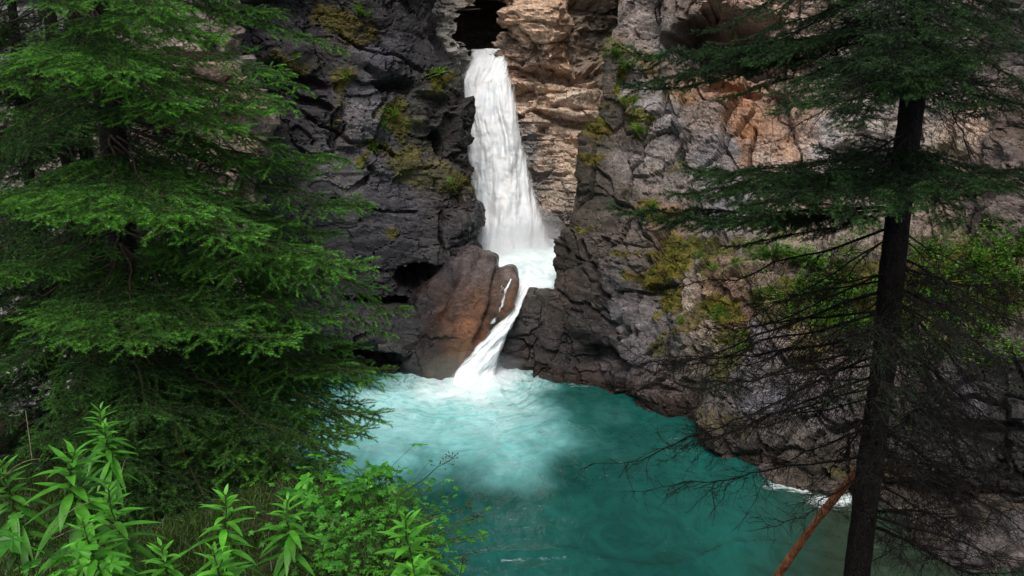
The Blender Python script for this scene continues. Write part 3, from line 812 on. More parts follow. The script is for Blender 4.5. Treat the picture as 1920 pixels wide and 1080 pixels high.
def pool():
    nx, ny = 520, 420
    xs = np.linspace(-13, 15, nx); ys = np.linspace(7.0, 30, ny)
    X, Y = np.meshgrid(xs, ys)
    p = np.stack([X.ravel(), Y.ravel(), np.zeros(nx * ny)], 1)
    px, py = project(p)
    q = p * np.array([1, .6, 1]) + 20
    c0 = np.array(W(885, 704))
    dist = np.hypot((p[:, 0] - c0[0]) / 1.0, (p[:, 1] - c0[1]) / 1.0)
    z = 0.05 * fbm(q * 0.9, 4, 1) + 0.11 * np.exp(-(dist / 3.0) ** 2) * fbm(q * 2.3, 4, 2) + 0.15 * np.exp(-(dist / 1.3) ** 2)
    # low wake lines nearer the bank
    z += 0.035 * np.exp(-((py - 1042 + 18 * np.sin(px / 70.0) + 10 * fbm(q * .7, 3, 5)) / 9.0) ** 2)
    p[:, 2] = z
    w1, w2 = fbm(q * 0.55, 5, 11), fbm(q * 0.55, 5, 12)
    x, y = p[:, 0] + 0.9 * w1, p[:, 1] + 1.3 * w2
    ce = np.array([-2.0, 22.0])
    e = np.hypot((x - ce[0]) / 3.9, (y - ce[1]) / 5.2)
    turq = 1 - sstep(0.25, 1.28, e + 0.10 * fbm(q * 1.1, 4, 21))
    foam = 0.84 * np.exp(-(np.hypot((x - c0[0] + 0.1) / 2.3, (y - c0[1] + 0.4) / 2.1)) ** 2) + 0.31 * turq
    core = 0.5 * np.exp(-(dist / 1.1) ** 2)
    foam = foam + core
    deep = lin((16, 67, 61)); mid = lin((26, 86, 79)); tq = lin((124, 200, 200)); brown = lin((46, 52, 38))
    t2 = sstep(-0.6, 0.7, fbm(q * 0.35, 4, 15))[:, None]
    col = deep * (1 - t2) + mid * t2
    col = col * (1 - turq[:, None]) + tq * turq[:, None]
    # shallows by the rocky shore
    sh = sstep(1380, 1580, px + 40 * w1) * sstep(820, 930, py + 20 * w2)
    col = col * (1 - 0.85 * sh[:, None]) + brown * 0.85 * sh[:, None]
    # lapping foam at the shore, plus broad wave highlights painted on open water
    lap_glint = np.zeros(len(p))
    for (fx_, fy_, rx, ry, a) in [(1300, 848, 90, 12, 0.46), (1520, 905, 100, 22, 0.74), (1560, 935, 90, 26, 0.72), (1660, 925, 60, 14, 0.74), (1270, 825, 90, 30, 0.42), (1010, 1046, 200, 9, 0.5), (1110, 712, 80, 14, 0.5), (1150, 870, 240, 90, 0.37), (1000, 960, 180, 70, 0.38), (1300, 1000, 200, 70, 0.36), (1080, 800, 120, 50, 0.4)]:
        lap_glint = np.maximum(lap_glint, a * np.exp(-((px - fx_ + 30 * w1) / rx) ** 2 - ((py - fy_ + 14 * w2) / ry) ** 2))
    me = new_mesh('pool_water', p, [(grid_faces(nx, ny), 0)], [M_POOL])
    set_color(me, 'tint', col)
    th = np.arctan2(p[:, 0] - c0[0], c0[1] - p[:, 1])
    a_ = me.attributes.new('swirl', 'FLOAT_VECTOR', 'POINT')
    a_.data.foreach_set('vector', np.stack([dist * 1.5 + 0.5 * w1 + 0.5 * th, th * 1.1 + 0.25 * w2, dist * 0.12], 1).astype(np.float32).ravel())
    set_float(me, 'foam', foam); set_float(me, 'lap_glint', lap_glint)
    tag(link('pool_water', me), kind='structure')

pool()

def upper_pool():
    rows_ = [[P(880, 452, 31.6), P(960, 452, 31.4), P(1060, 450, 31.0)], [P(885, 480, 29.5), P(975, 478, 29.3), P(1060, 476, 29.0)], [P(900, 515, 27.3), P(980, 515, 27.0), P(1060, 512, 26.8)],
             [P(930, 538, 26.3), P(990, 540, 26.25), P(1050, 540, 26.25)], [P(930, 562, 26.5), P(985, 562, 26.5), P(1045, 562, 26.5)], [P(930, 620, 27.0), P(985, 620, 27.0), P(1045, 620, 27.0)]]
    A = blur(loft(rows_, 0.06, 0.06), 4)
    nv, nu = A.shape[:2]
    p = A.reshape(-1, 3)
    q = p + 12
    px, py = project(p)
    p[:, 2] += 0.12 * fbm(q * 1.2, 4, 1) * sstep(560, 520, py) + 0.05 * fbm(q * 4, 3, 2)
    foam = 0.84 + 0.4 * sstep(515, 470, py) + 0.10 * fbm(q * 1.5, 3, 3)
    col = np.tile(lin((176, 216, 220)), (len(p), 1))
    me = new_mesh('upper_pool_water', p, [(grid_faces(nu, nv), 0)], [M_POOL])
    set_color(me, 'tint', col); set_float(me, 'foam', foam)
    a_ = me.attributes.new('swirl', 'FLOAT_VECTOR', 'POINT')
    a_.data.foreach_set('vector', (p * np.array([0.8, 1.6, 1.0])).astype(np.float32).ravel())
    tag(link('upper_pool_water', me), kind='structure')

upper_pool()

def mat_fall():
    t = NT('falling_water')
    a = t.attr('cover', 'Fac')
    uv = t.attr('flow', 'Vector')
    mp = t.n.new('ShaderNodeMapping'); mp.inputs['Scale'].default_value = (3.2, 0.32, 1.0)
    t.put(mp.inputs[0], uv)
    n1 = t.noise(mp.outputs[0], 1.6, 6, 0.62, 0.6)
    mp2 = t.n.new('ShaderNodeMapping'); mp2.inputs['Scale'].default_value = (10.0, 0.55, 1.0)
    t.put(mp2.inputs[0], uv)
    n2 = t.noise(mp2.outputs[0], 2.2, 5, 0.6, 0.4)
    mp3 = t.n.new('ShaderNodeMapping'); mp3.inputs['Scale'].default_value = (1.6, 0.9, 1.0)
    t.put(mp3.inputs[0], uv)
    n3 = t.noise(mp3.outputs[0], 1.3, 5, 0.6, 0.8)
    s = t.math('ADD', t.math('MULTIPLY', t.math('SUBTRACT', n1, 0.5), 1.0), t.math('MULTIPLY', t.math('SUBTRACT', n2, 0.5), 0.8))
    al = t.ramp(t.math('ADD', a, s), 0.10, 0.62)
    shade = t.math('ADD', t.math('MULTIPLY', n3, 0.65), t.math('MULTIPLY', n2, 0.35))
    col = t.mix(t.ramp(shade, 0.36, 0.62), (0.80, 0.85, 0.90), (0.95, 0.96, 0.97))
    h = t.math('ADD', t.math('MULTIPLY', n2, 0.6), n1)
    nor = t.bump(h, 0.35, 0.08)
    b = t.bsdf(col, 0.6, nor, 0.25)
    tl = t.n.new('ShaderNodeBsdfTranslucent'); t.put(tl.inputs[0], (0.9, 0.93, 0.96))
    m0 = t.n.new('ShaderNodeMixShader'); m0.inputs[0].default_value = 0.12
    t.t.links.new(b, m0.inputs[1]); t.t.links.new(tl.outputs[0], m0.inputs[2])
    tr = t.n.new('ShaderNodeBsdfTransparent')
    m1 = t.n.new('ShaderNodeMixShader')
    t.put(m1.inputs[0], al)
    t.t.links.new(tr.outputs[0], m1.inputs[1]); t.t.links.new(m0.outputs[0], m1.inputs[2])
    return t.done(m1.outputs[0])

M_FALL = mat_fall()

def fall_sheet(name, parent, prof, layer, n_layers, nu, nv, bulge, seed, edge_soft=0.22, churn=0.0):
    """prof rows: (left point, right point) 3-D; the sheet bows toward the viewer"""
    C = np.array([[l, r] for l, r in prof], float)
    L = np.concatenate([[0], np.cumsum(np.linalg.norm(np.diff(C.mean(1), axis=0), axis=1))])
    t = np.linspace(0, L[-1], nv)
    def ip(c): return np.stack([np.interp(t, L, c[:, k]) for k in range(3)], 1)
    l, r = ip(C[:, 0]), ip(C[:, 1])
    u = np.linspace(-0.08, 1.08, nu)
    A = l[:, None, :] * (1 - u)[None, :, None] + r[:, None, :] * u[None, :, None]
    k = np.clip(4 * u * (1 - u), 0, 1) ** 0.5
    A[..., 1] -= (bulge * k)[None, :] * (0.5 + 0.5 * (t / L[-1]))[:, None]
    A = blur(A, 3)
    p = A.reshape(-1, 3)
    uu = np.tile(u, nv); tt = np.repeat(t, nu)
    width = np.repeat(np.linalg.norm(r - l, axis=1), nu)
    q = np.stack([uu * width * 2.2 + seed * 3.3, tt * 0.45 + seed, np.full(len(p), layer * 1.7)], 1)
    p[:, 1] -= 0.20 * fbm(q, 4, 1) + 0.07 * fbm(q * np.array([2.6, 1.4, 2.6]), 3, 2) - layer * 0.16
    p[:, 0] += 0.05 * fbm(q * 0.8, 3, 4)
    if churn:
        p[:, 1] -= churn * fbm(p * 2.2 + layer * 5, 4, 8); p[:, 0] += churn * 0.5 * fbm(p * 2.6 + layer * 3, 3, 9); p[:, 2] += churn * 0.6 * fbm(p * 2.4 + 7, 3, 10)
    edge = np.minimum(uu, 1 - uu)
    cover = -0.35 + 1.65 * sstep(-0.08, edge_soft, edge)
    me = new_mesh(name, p, [(grid_faces(nu, nv), 0)], [M_FALL])
    a = me.attributes.new('flow', 'FLOAT_VECTOR', 'POINT')
    fl = np.stack([uu * width + layer * 3.1 + seed, tt + layer * 1.3, np.zeros(len(p))], 1).astype(np.float32)
    a.data.foreach_set('vector', fl.ravel())
    set_float(me, 'cover', cover)
    return link(name, me, parent)

def mat_mist(name, dens):
    t = NT(name)
    n = t.n.new('ShaderNodeVolumePrincipled')
    n.inputs['Color'].default_value = (0.95, 0.97, 1.0, 1)
    n.inputs['Density'].default_value = dens
    n.inputs['Anisotropy'].default_value = 0.2
    t.t.links.new(n.outputs[0], t.out.inputs['Volume'])
    return t.m

def blob(name, parent, c, r, mat, seed=0):
    import bmesh
    bm = bmesh.new()
    bmesh.ops.create_icosphere(bm, subdivisions=4, radius=1.0)
    v = np.array([x.co for x in bm.verts])
    f = np.array([[w.index for w in x.verts] for x in bm.faces])
    bm.free()
    n = v.copy()
    v = v * (1 + 0.16 * fbm(v * 1.6 + seed * 4 + 9, 3, 1))[:, None] * np.array(r) + np.array(c)
    return link(name, new_mesh(name, v, [(f, 0)], [mat]), parent)

main_prof = [
    (P(878, 92, 34.0), P(950, 92, 33.8)), (P(880, 110, 32.7), P(953, 110, 32.5)), (P(858, 146, 31.9), P(964, 150, 31.9)), (P(858, 200, 31.6), P(977, 205, 31.6)),
    (P(864, 250, 31.5), P(988, 260, 31.5)), (P(866, 330, 31.4), P(1004, 330, 31.4)), (P(868, 400, 31.2), P(1022, 400, 31.2)), (P(862, 440, 30.9), P(1042, 445, 30.9)), (P(856, 480, 30.0), P(1064, 480, 30.1))]
wf = empty('waterfall', P(940, 470, 31.2))
tag(wf, 'tall white waterfall pouring from the dark cave mouth between tan and black walls', 'waterfall')
def keep(o):
    """parent without moving: the parent's empty only marks the base"""
    o.matrix_parent_inverse = Matrix.Translation(o.parent.location).inverted()
    return o
for i in range(3):
    keep(fall_sheet('water_curtain', wf, main_prof, i, 3, 120, 260, 0.7, i, 0.34, 0.05))
M_MIST = mat_mist('spray_mist', 0.42)
keep(blob('mist', wf, P(958, 462, 29.9), (2.1, 1.1, 0.85), M_MIST, 1))
keep(blob('mist', wf, P(1000, 440, 30.5), (1.2, 0.9, 0.95), M_MIST, 2))

low_prof = [
    (P(968, 528, 26.0), P(1000, 528, 26.0)), (P(962, 552, 25.5), P(992, 552, 25.6)), (P(948, 585, 25.0), P(976, 588, 25.2)), (P(924, 612, 24.7), P(962, 615, 24.9)), (P(890, 645, 24.45), P(950, 645, 24.7)), (P(864, 672, 24.35), P(943, 675, 24.6)), (P(842, 694, 24.3), P(942, 698, 24.5)), (P(828, 728, 23.9), P(948, 728, 23.9))]
cs = empty('cascade', P(890, 695, 24.2))
tag(cs, 'short white cascade sliding down between brown boulder and dark block into the pool', 'cascade')
for i in range(3):
    keep(fall_sheet('water_curtain', cs, low_prof, i, 3, 80, 160, 0.22, 5 + i, 0.46, 0.07))
keep(blob('mist', cs, P(890, 694, 24.0), (1.5, 0.9, 0.6), mat_mist('thin_spray', 0.10), 3))
# thin rivulets running down the boulder
BPX = project(V_B)
def rivulet(pts, w):
    path = []
    pts = np.array(pts, float)
    L_ = np.concatenate([[0], np.cumsum(np.hypot(*np.diff(pts, axis=0).T))])
    for t_ in np.linspace(0, L_[-1], 40):
        x, y = np.interp(t_, L_, pts[:, 0]), np.interp(t_, L_, pts[:, 1])
        k = np.nonzero((BPX[0] - x) ** 2 + (BPX[1] - y) ** 2 < 30)[0]
        if len(k) == 0: continue
        path.append(V_B[k[np.argmin(V_B[k, 1])]] + np.array([0, -0.03, 0.0]))
    path = np.array(path)
    path = (np.vstack([path[:1], path[:-1]]) + path + np.vstack([path[1:], path[-1:]])) / 3
    n = len(path)
    wd = w * np.clip(0.65 + 0.6 * fbm(path * 2.3 + 4, 3, 8), .25, 1.3) * np.linspace(0.6, 1.2, n)
    V = []
    for p_i, w_i in zip(path, wd):
        for u in (-1, -.5, 0, .5, 1):
            V.append(p_i + np.array([u * w_i, -0.02 * (1 - u * u), 0]))
    V = np.array(V)
    me = new_mesh('rivulet', V, [(grid_faces(5, n), 0)], [M_FALL])
    a_ = me.attributes.new('flow', 'FLOAT_VECTOR', 'POINT')
    a_.data.foreach_set('vector', np.stack([V[:, 0] * 3, V[:, 2] * 2.5, V[:, 1] * 0], 1).astype(np.float32).ravel())
    set_float(me, 'cover', np.tile([-.2, .25, .42, .25, -.2], n) + np.repeat(0.55 * fbm(path * 3.1, 4, 6) + 0.05, 5))
    return keep(link('rivulet', me, cs))
for pts, w in [([(962, 518), (950, 545), (938, 580), (924, 612)], 0.10), ([(944, 520), (934, 552)], 0.016)]:
    rivulet(pts, w)

# ------------------------------------------------------------------ bank the viewer stands on
def bank_h(x, y):
    y0 = np.interp(x, [-9, -4, -2.7, -1.25, -0.8, -0.2, 0.3, 1.2, 3], [16.0, 14.0, 9.0, 5.4, 4.6, 3.1, 1.7, 0.7, 0.4])
    h = 6.4 - np.interp(x, [-6, -2.5, -1.4], [0.31, 0.38, 0.25]) * np.maximum(0, y - 2.0)
    t = y - y0
    sp_ = np.log1p(np.exp(np.clip(t * 3, -30, 30))) / 3
    return np.maximum(h - 0.62 * sp_, -1.6)

def ground():
    nx, ny = 300, 260
    X, Y = np.meshgrid(np.linspace(-14, 15, nx), np.linspace(-7, 20, ny))
    x, y = X.ravel(), Y.ravel()
    p = np.stack([x, y, bank_h(x, y)], 1)
    p[:, 2] += 0.10 * fbm(p * 0.9 + 3, 4, 1) + 0.035 * fbm(p * 4 + 3, 4, 2)
    t = NT('forest_soil')
    c = t.coord()
    n = t.noise(c, 6, 6, 0.65); n2 = t.noise(c, 1.4, 4)
    col = t.mix(t.ramp(n, 0.35, 0.65), (0.009, 0.007, 0.005), (0.028, 0.022, 0.012))
    col = t.mix(t.ramp(n2, 0.45, 0.62, 0, 0.7), col, (0.022, 0.034, 0.008))
    m = t.done(t.bsdf(col, 0.95, t.bump(n, 0.8, 0.05), 0.15))
    me = new_mesh('ground', p, [(grid_faces(nx, ny), 0)], [m])
    tag(link('ground', me), kind='structure')
ground()

# ------------------------------------------------------------------ conifers
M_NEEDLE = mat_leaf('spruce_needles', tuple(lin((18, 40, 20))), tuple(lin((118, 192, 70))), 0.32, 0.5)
M_NEEDLE_SHADED = mat_leaf('shaded_needles', tuple(lin((14, 28, 15))), tuple(lin((62, 104, 42))), 0.2, 0.55)  # right tree's needles, canopy shade put into the colour
M_BARK = mat_bark('spruce_bark', (0.005, 0.004, 0.004), (0.017, 0.014, 0.012), 30)  # near-black base colour stands in for shade on the right trunk
M_TWIG = mat_bark('twig_bark', (0.030, 0.022, 0.015), (0.085, 0.062, 0.042), 40)
M_DEADTWIG = mat_bark('dead_twig_bark', (0.006, 0.005, 0.0045), (0.020, 0.017, 0.015), 30)

def needles(segs, rng, spacing, length, width, ang=52, flat=0.45):
    """segs: (a, b, age0, age1) straight shoots -> needle triangles"""
    a = np.array([x[0] for x in segs]); b = np.array([x[1] for x in segs])
    g0 = np.array([x[2] for x in segs]); g1 = np.array([x[3] for x in segs])
    d = b - a; L = np.linalg.norm(d, axis=1); ax = d / (L[:, None] + 1e-9)
    n = np.maximum((L / spacing).astype(int), 2)
    i = np.repeat(np.arange(len(segs)), n)
    t = rng.random(len(i))
    base = a[i] + d[i] * t[:, None]
    A = ax[i]
    up = np.array([0, 0, 1.0])
    s1 = np.cross(A, up); s1 /= np.linalg.norm(s1, axis=1)[:, None] + 1e-6
    s2 = np.cross(s1, A)
    ph = rng.random(len(i)) * 2 * math.pi
    rad = np.cos(ph)[:, None] * s1 + (np.sin(ph) * flat + 0.22)[:, None] * s2
    rad /= np.linalg.norm(rad, axis=1)[:, None]
    an = R(ang) * (1 - 0.45 * t ** 3) * (0.8 + 0.4 * rng.random(len(i)))
    dr = A * np.cos(an)[:, None] + rad * np.sin(an)[:, None]
    ln = length * (0.75 + 0.45 * rng.random(len(i))) * (1 - 0.25 * t)
    w = np.cross(dr, rng.normal(size=(len(i), 3))); w /= np.linalg.norm(w, axis=1)[:, None] + 1e-9
    w *= width / 2
    V = np.stack([base - w, base + w, base + dr * ln[:, None]], 1).reshape(-1, 3)
    age = np.repeat(np.clip(g0[i] + (g1[i] - g0[i]) * t + 0.12 * rng.normal(size=len(i)), 0, 1), 3)
    return V, np.arange(len(V)).reshape(-1, 3), age

def curve(a, d, L, n, sag=0.0, lift=0.0, wob=0.0, rng=None):
    """points from a along d with sag toward -z"""
    t = np.linspace(0, 1, n)
    p = a[None] + d[None] * (L * t)[:, None]
    p[:, 2] += -sag * L * t ** 1.6 + lift * L * t ** 3
    if wob and rng is not None:
        w = rng.normal(size=(n, 3)) * wob * L / n
        p += np.cumsum(w, 0) * t[:, None]
    return p

def live_branch(seed, L=2.6, bare=0.22, sec_sp=0.062, twig_sp=0.056, sag=0.16, lift=0.12, width=0.42, spacing=0.0012, nlen=0.024, nw=0.0033, hang=0.22, mats=None, bright=1.0, ang=52, flat=0.45, tw_max=0.21):
    rng = np.random.default_rng(seed)
    main = curve(np.zeros(3), np.array([1.0, 0, 0]), L, 16, sag, lift, 0.25, rng)
    paths = [(main, np.linspace(0.011, 0.0018, 16) * L / 2)]
    segs = []
    T = np.linspace(0, 1, 16)
    at = lambda t: np.array([np.interp(t, T, main[:, k]) for k in range(3)])
    t = bare; side = 1
    while t < 0.985:
        l = min(width * L * (1 - t) ** 0.8 * rng.uniform(0.55, 1.1) + 0.07, 0.85)
        if t < bare + 0.15: l *= rng.uniform(0.3, 0.9)
        az = R(rng.uniform(44, 66) - 16 * t) * side
        tang = at(min(t + 0.03, 1)) - at(t); tang /= np.linalg.norm(tang)
        lat = np.array([-tang[1], tang[0], 0]); lat /= np.linalg.norm(lat) + 1e-9
        d = tang * math.cos(az) + lat * math.sin(az) + np.array([0, 0, rng.uniform(-0.12, 0.14)])
        d /= np.linalg.norm(d)
        n = max(4, int(l / 0.06))
        sp = curve(at(t), d, l, n, hang * rng.uniform(0.5, 1.5), 0.08, 0.3, rng)
        paths.append((sp, np.linspace(0.0024, 0.0009, n)))
        TS = np.linspace(0, 1, n)
        ats = lambda u: np.array([np.interp(u, TS, sp[:, k]) for k in range(3)])
        outer = 0.25 + 0.75 * t
        for k in range(n - 1):
            if (k + 0.5) / n > 0.12:
                u0, u1 = TS[k], TS[k + 1]
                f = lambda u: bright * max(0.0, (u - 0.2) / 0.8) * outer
                segs.append((sp[k], sp[k + 1], f(u0), f(u1)))
        u = 0.10; sd = 1
        while u < 0.96:
            tl = min((l * (1 - u) * 0.55 + 0.05) * rng.uniform(0.7, 1.15), tw_max)
            tg = ats(min(u + 0.08, 1)) - ats(u); tg /= np.linalg.norm(tg) + 1e-9
            la = np.cross(tg, np.array([0, 0, 1.0])); la /= np.linalg.norm(la) + 1e-9
            aa = R(rng.uniform(38, 58)) * sd
            dd = tg * math.cos(aa) + la * math.sin(aa) + np.array([0, 0, rng.uniform(-0.38, 0.06)])
            dd /= np.linalg.norm(dd)
            p0 = ats(u); p1 = p0 + dd * tl; pm = p0 + dd * tl * 0.5 + np.array([0, 0, 0.06 * tl])
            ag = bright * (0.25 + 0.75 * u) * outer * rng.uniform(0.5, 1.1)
            segs.append((p0, pm, ag * 0.25, ag * 0.65)); segs.append((pm, p1, ag * 0.65, ag))
            u += twig_sp / l * rng.uniform(0.75, 1.3); sd = -sd
        t += sec_sp / L * rng.uniform(0.6, 1.4); side = -side
    for k in range(15):
        if T[k] > 0.45:
            segs.append((main[k], main[k + 1], bright * max(0, T[k] - .6), bright * max(0, T[k + 1] - .4)))
    wv, wf_ = tubes(paths, 4)
    nv_, nf, age = needles(segs, rng, spacing, nlen, nw, ang, flat)
    me = new_mesh('spruce_branch', np.vstack([wv, nv_]), [(wf_, 0), (nf + len(wv), 1)], mats or [M_TWIG, M_NEEDLE])
    set_float(me, 'age', np.concatenate([np.zeros(len(wv)), age]))
    me['ref'] = L
    return me

def dead_branch(seed, L=2.0, sag=0.12, needle=0.0, twigs=1.0, mats=None):
    rng = np.random.default_rng(seed)
    main = curve(np.zeros(3), np.array([1.0, 0, 0]), L, 20, sag, 0.10, 0.35, rng)
    paths = [(main, np.linspace(0.0135, 0.0020, 20) * L / 2)]
    T = np.linspace(0, 1, 20)
    at = lambda t: np.array([np.interp(t, T, main[:, k]) for k in range(3)])
    segs = []
    t = 0.12
    while t < 0.98:
        side = rng.choice([-1, 1])
        l = (0.34 * L * (1 - t) ** 0.7 * rng.uniform(0.25, 1.1) + 0.06)
        az = R(rng.uniform(30, 75)) * side
        d = np.array([math.cos(az), math.sin(az), rng.uniform(-0.55, 0.22)]); d /= np.linalg.norm(d)
        n = max(5, int(l / 0.07))
        sp = curve(at(t), d, l, n, rng.uniform(0.0, 0.35), 0.12, 0.5, rng)
        paths.append((sp, np.linspace(0.0036, 0.0012, n)))
        for _ in range(int(l / 0.036 * twigs)):
            u = rng.uniform(0.1, 1); k = min(int(u * (n - 1)), n - 2)
            p0 = sp[k] + (sp[k + 1] - sp[k]) * rng.random()
            dd = (sp[k + 1] - sp[k]); dd /= np.linalg.norm(dd) + 1e-9
            dd = dd * 0.7 + rng.normal(size=3) * 0.55 + np.array([0, 0, -0.12]); dd /= np.linalg.norm(dd)
            tl = rng.uniform(0.03, 0.13)
            pts = curve(p0, dd, tl, 4, rng.uniform(-0.1, 0.35), 0, 0.35, rng)
            paths.append((pts, np.array([0.0018, 0.0015, 0.0012, 0.0008])))
            if needle and rng.random() < needle:
                segs.append((pts[0], pts[3], 0.1, 0.6))
        t += 0.036 / L * rng.uniform(0.5, 1.6)
    wv, wf_ = tubes(paths, 3)
    if segs:
        nv_, nf, age = needles(segs, rng, 0.0045, 0.015, 0.0022)
        me = new_mesh('dead_branch', np.vstack([wv, nv_]), [(wf_, 0), (nf + len(wv), 1)], mats or [M_DEADTWIG, M_NEEDLE_SHADED])
        set_float(me, 'age', np.concatenate([np.zeros(len(wv)), age]))
    else:
        me = new_mesh('dead_branch', wv, [(wf_, 0)], [M_DEADTWIG])
    me['ref'] = L
    return me

SHAPES = [(0.14, 0.12, 0.40, 0.2), (0.2, 0.16, 0.36, 0.3), (0.10, 0.08, 0.44, 0.16), (0.18, 0.10, 0.38, 0.35), (0.24, 0.2, 0.34, 0.25)]
LIVE = [live_branch(100 + i, sag=s_, lift=l_, width=w_, hang=h_) for i, (s_, l_, w_, h_) in enumerate(SHAPES)]
LIVE_OLD_SHADED = [live_branch(130 + i, sag=s_ + .04, lift=l_, width=w_, hang=h_ * 1.5, bright=0.42) for i, (s_, l_, w_, h_) in enumerate(SHAPES[:3])]  # lower skirt: fewer fresh tips, and canopy shade painted as darker needles
LIVE_SHORT = [live_branch(160 + i, L=1.5, sag=s_, lift=l_, width=w_, hang=h_, bright=0.45, sec_sp=0.055) for i, (s_, l_, w_, h_) in enumerate(SHAPES[:3])]
LIVE_DARK = [live_branch(180 + i, L=1.7, sag=s_, lift=l_, width=w_, hang=h_ * 1.3, bright=0.18, sec_sp=0.05) for i, (s_, l_, w_, h_) in enumerate(SHAPES[:3])]  # inner fill: darker needles stand in for shade inside the crowns
LIVE_SPARSE = [live_branch(200 + i, L=1.7, sec_sp=0.045, twig_sp=0.045, width=0.27, bare=0.12, sag=0.10, lift=0.10, spacing=0.0017, nlen=0.022, nw=0.0030, hang=0.14, bright=0.75, ang=46, flat=0.9, tw_max=0.17, mats=[M_DEADTWIG, M_NEEDLE_SHADED]) for i in range(3)]
LIVE_MID = [live_branch(260 + i, L=1.6, sec_sp=0.036, twig_sp=0.04, width=0.24, bare=0.10, sag=0.08, lift=0.08, spacing=0.0015, nlen=0.024, nw=0.0032, hang=0.16, bright=0.95, ang=48, flat=0.9, tw_max=0.13, mats=[M_DEADTWIG, M_NEEDLE_SHADED]) for i in range(3)]
LIVE_THIN = [live_branch(300 + i, L=1.9, sec_sp=0.075, twig_sp=0.07, width=0.14, bare=0.22, sag=0.12, lift=0.12, spacing=0.0017, nlen=0.022, nw=0.0030, hang=0.10, bright=0.7, ang=46, flat=0.9, mats=[M_DEADTWIG, M_NEEDLE_SHADED]) for i in range(2)]
DEAD = [dead_branch(400 + i, sag=[0.12, 0.2, 0.05, 0.16][i]) for i in range(4)]
DEAD_NEEDLE = [dead_branch(450 + i, needle=0.7) for i in range(2)]

def trunk_mesh(pts, radii, mat, seed=0, sides=14):
    pts = np.array(pts, float)
    L = np.concatenate([[0], np.cumsum(np.linalg.norm(np.diff(pts, axis=0), axis=1))])
    n = int(L[-1] / 0.06) + 2
    t = np.linspace(0, L[-1], n)
    c = np.stack([np.interp(t, L, pts[:, k]) for k in range(3)], 1)
    c[:, 0] += 0.02 * np.sin(t * 1.3 + seed); c[:, 1] += 0.02 * np.cos(t * 1.1 + seed)
    r = np.interp(t, L, radii)
    V, Fq = tubes([(c, r)], sides)
    ctr = np.repeat(c, sides, 0)
    nrm = V - ctr; nrm /= np.linalg.norm(nrm, axis=1)[:, None]
    q = V * np.array([14, 14, 5.0])
    V = V + nrm * (np.repeat(r, sides) * 0.10 * fbm(q, 4, seed))[:, None]
    return new_mesh('trunk', V, [(Fq, 0)], [mat])

def branch_at(tree, mesh, base, tip, roll=0.0, name='branch'):
    ref = mesh['ref']
    base, tip = Vector(base), Vector(tip)
    d = tip - base
    s = d.length / ref
    x = d.normalized()
    y = Vector((0, 0, 1)).cross(x)
    if y.length < 1e-3: y = Vector((0, 1, 0))
    y.normalize(); z = x.cross(y)
    m = Matrix((x, y, z)).transposed().to_4x4()
    m = Matrix.Translation(base) @ m @ Matrix.Rotation(roll, 4, 'X') @ Matrix.Scale(s, 4)
    o = bpy.data.objects.new(name, mesh)
    COL.objects.link(o)
    o.parent = tree
    o.matrix_local = Matrix.Translation(tree.location).inverted() @ m
    return o

def spruce(label, pts, radii, heroes=(), fill=0, z_lo=4, z_hi=12, r_lo=2.0, r_hi=0.5, seed=0, crown=0, crown_top=15, live=None, bare_branches=0, bark=None, az=(0, 360), tilt=(-30, -8), group=None, name='spruce_tree', crown_r=1.6):
    rng = random.Random(seed)
    base = pts[0]
    tree = empty(name, base)
    tag(tree, label, 'tree', group)
    me = trunk_mesh(np.array(pts) - np.array(base), radii, bark or M_BARK, seed)
    link('trunk', me, tree)
    P_ = np.array(pts, float)
    def on_trunk(z):
        return Vector([np.interp(z, P_[:, 2], P_[:, k]) for k in range(3)])
    for h in heroes:
        mesh, z, tip, roll = h
        branch_at(tree, mesh, on_trunk(z), tip, roll)
    live = live or LIVE_SHORT
    for i in range(fill):
        f = (i + rng.random()) / fill
        z = z_lo + (z_hi - z_lo) * f
        b = on_trunk(z)
        r = (r_lo + (r_hi - r_lo) * f) * rng.uniform(0.65, 1.1)
        a = R(rng.uniform(*az)); e = R(rng.uniform(*tilt))
        tip = b + Vector((math.cos(a) * math.cos(e), math.sin(a) * math.cos(e), math.sin(e))) * r
        branch_at(tree, rng.choice(live), b, tip, R(rng.uniform(-18, 18)))
    top = P_[-1, 2]
    for i in range(crown):
        f = (i + rng.random()) / crown
        z = z_hi + (top - z_hi) * f
        b = on_trunk(z); r = crown_r * (1 - f) ** 0.8 + 0.25
        a = R(137.5 * i + rng.uniform(-30, 30)); e = R(rng.uniform(-25, 5))
        tip = b + Vector((math.cos(a) * math.cos(e), math.sin(a) * math.cos(e), math.sin(e))) * r
        branch_at(tree, rng.choice(live), b, tip, 0)
    for i in range(bare_branches):
        z = rng.uniform(z_lo - 0.3, z_hi)
        b = on_trunk(z); a = R(rng.uniform(0, 360)); e = R(rng.uniform(-40, -5)); r = rng.uniform(0.7, 1.5)
        tip = b + Vector((math.cos(a) * math.cos(e), math.sin(a) * math.cos(e), math.sin(e))) * r
        branch_at(tree, rng.choice(DEAD), b, tip, R(rng.uniform(-40, 40)))
    return tree

def zat(px, py, d):
    return P(px, py, d)[2]

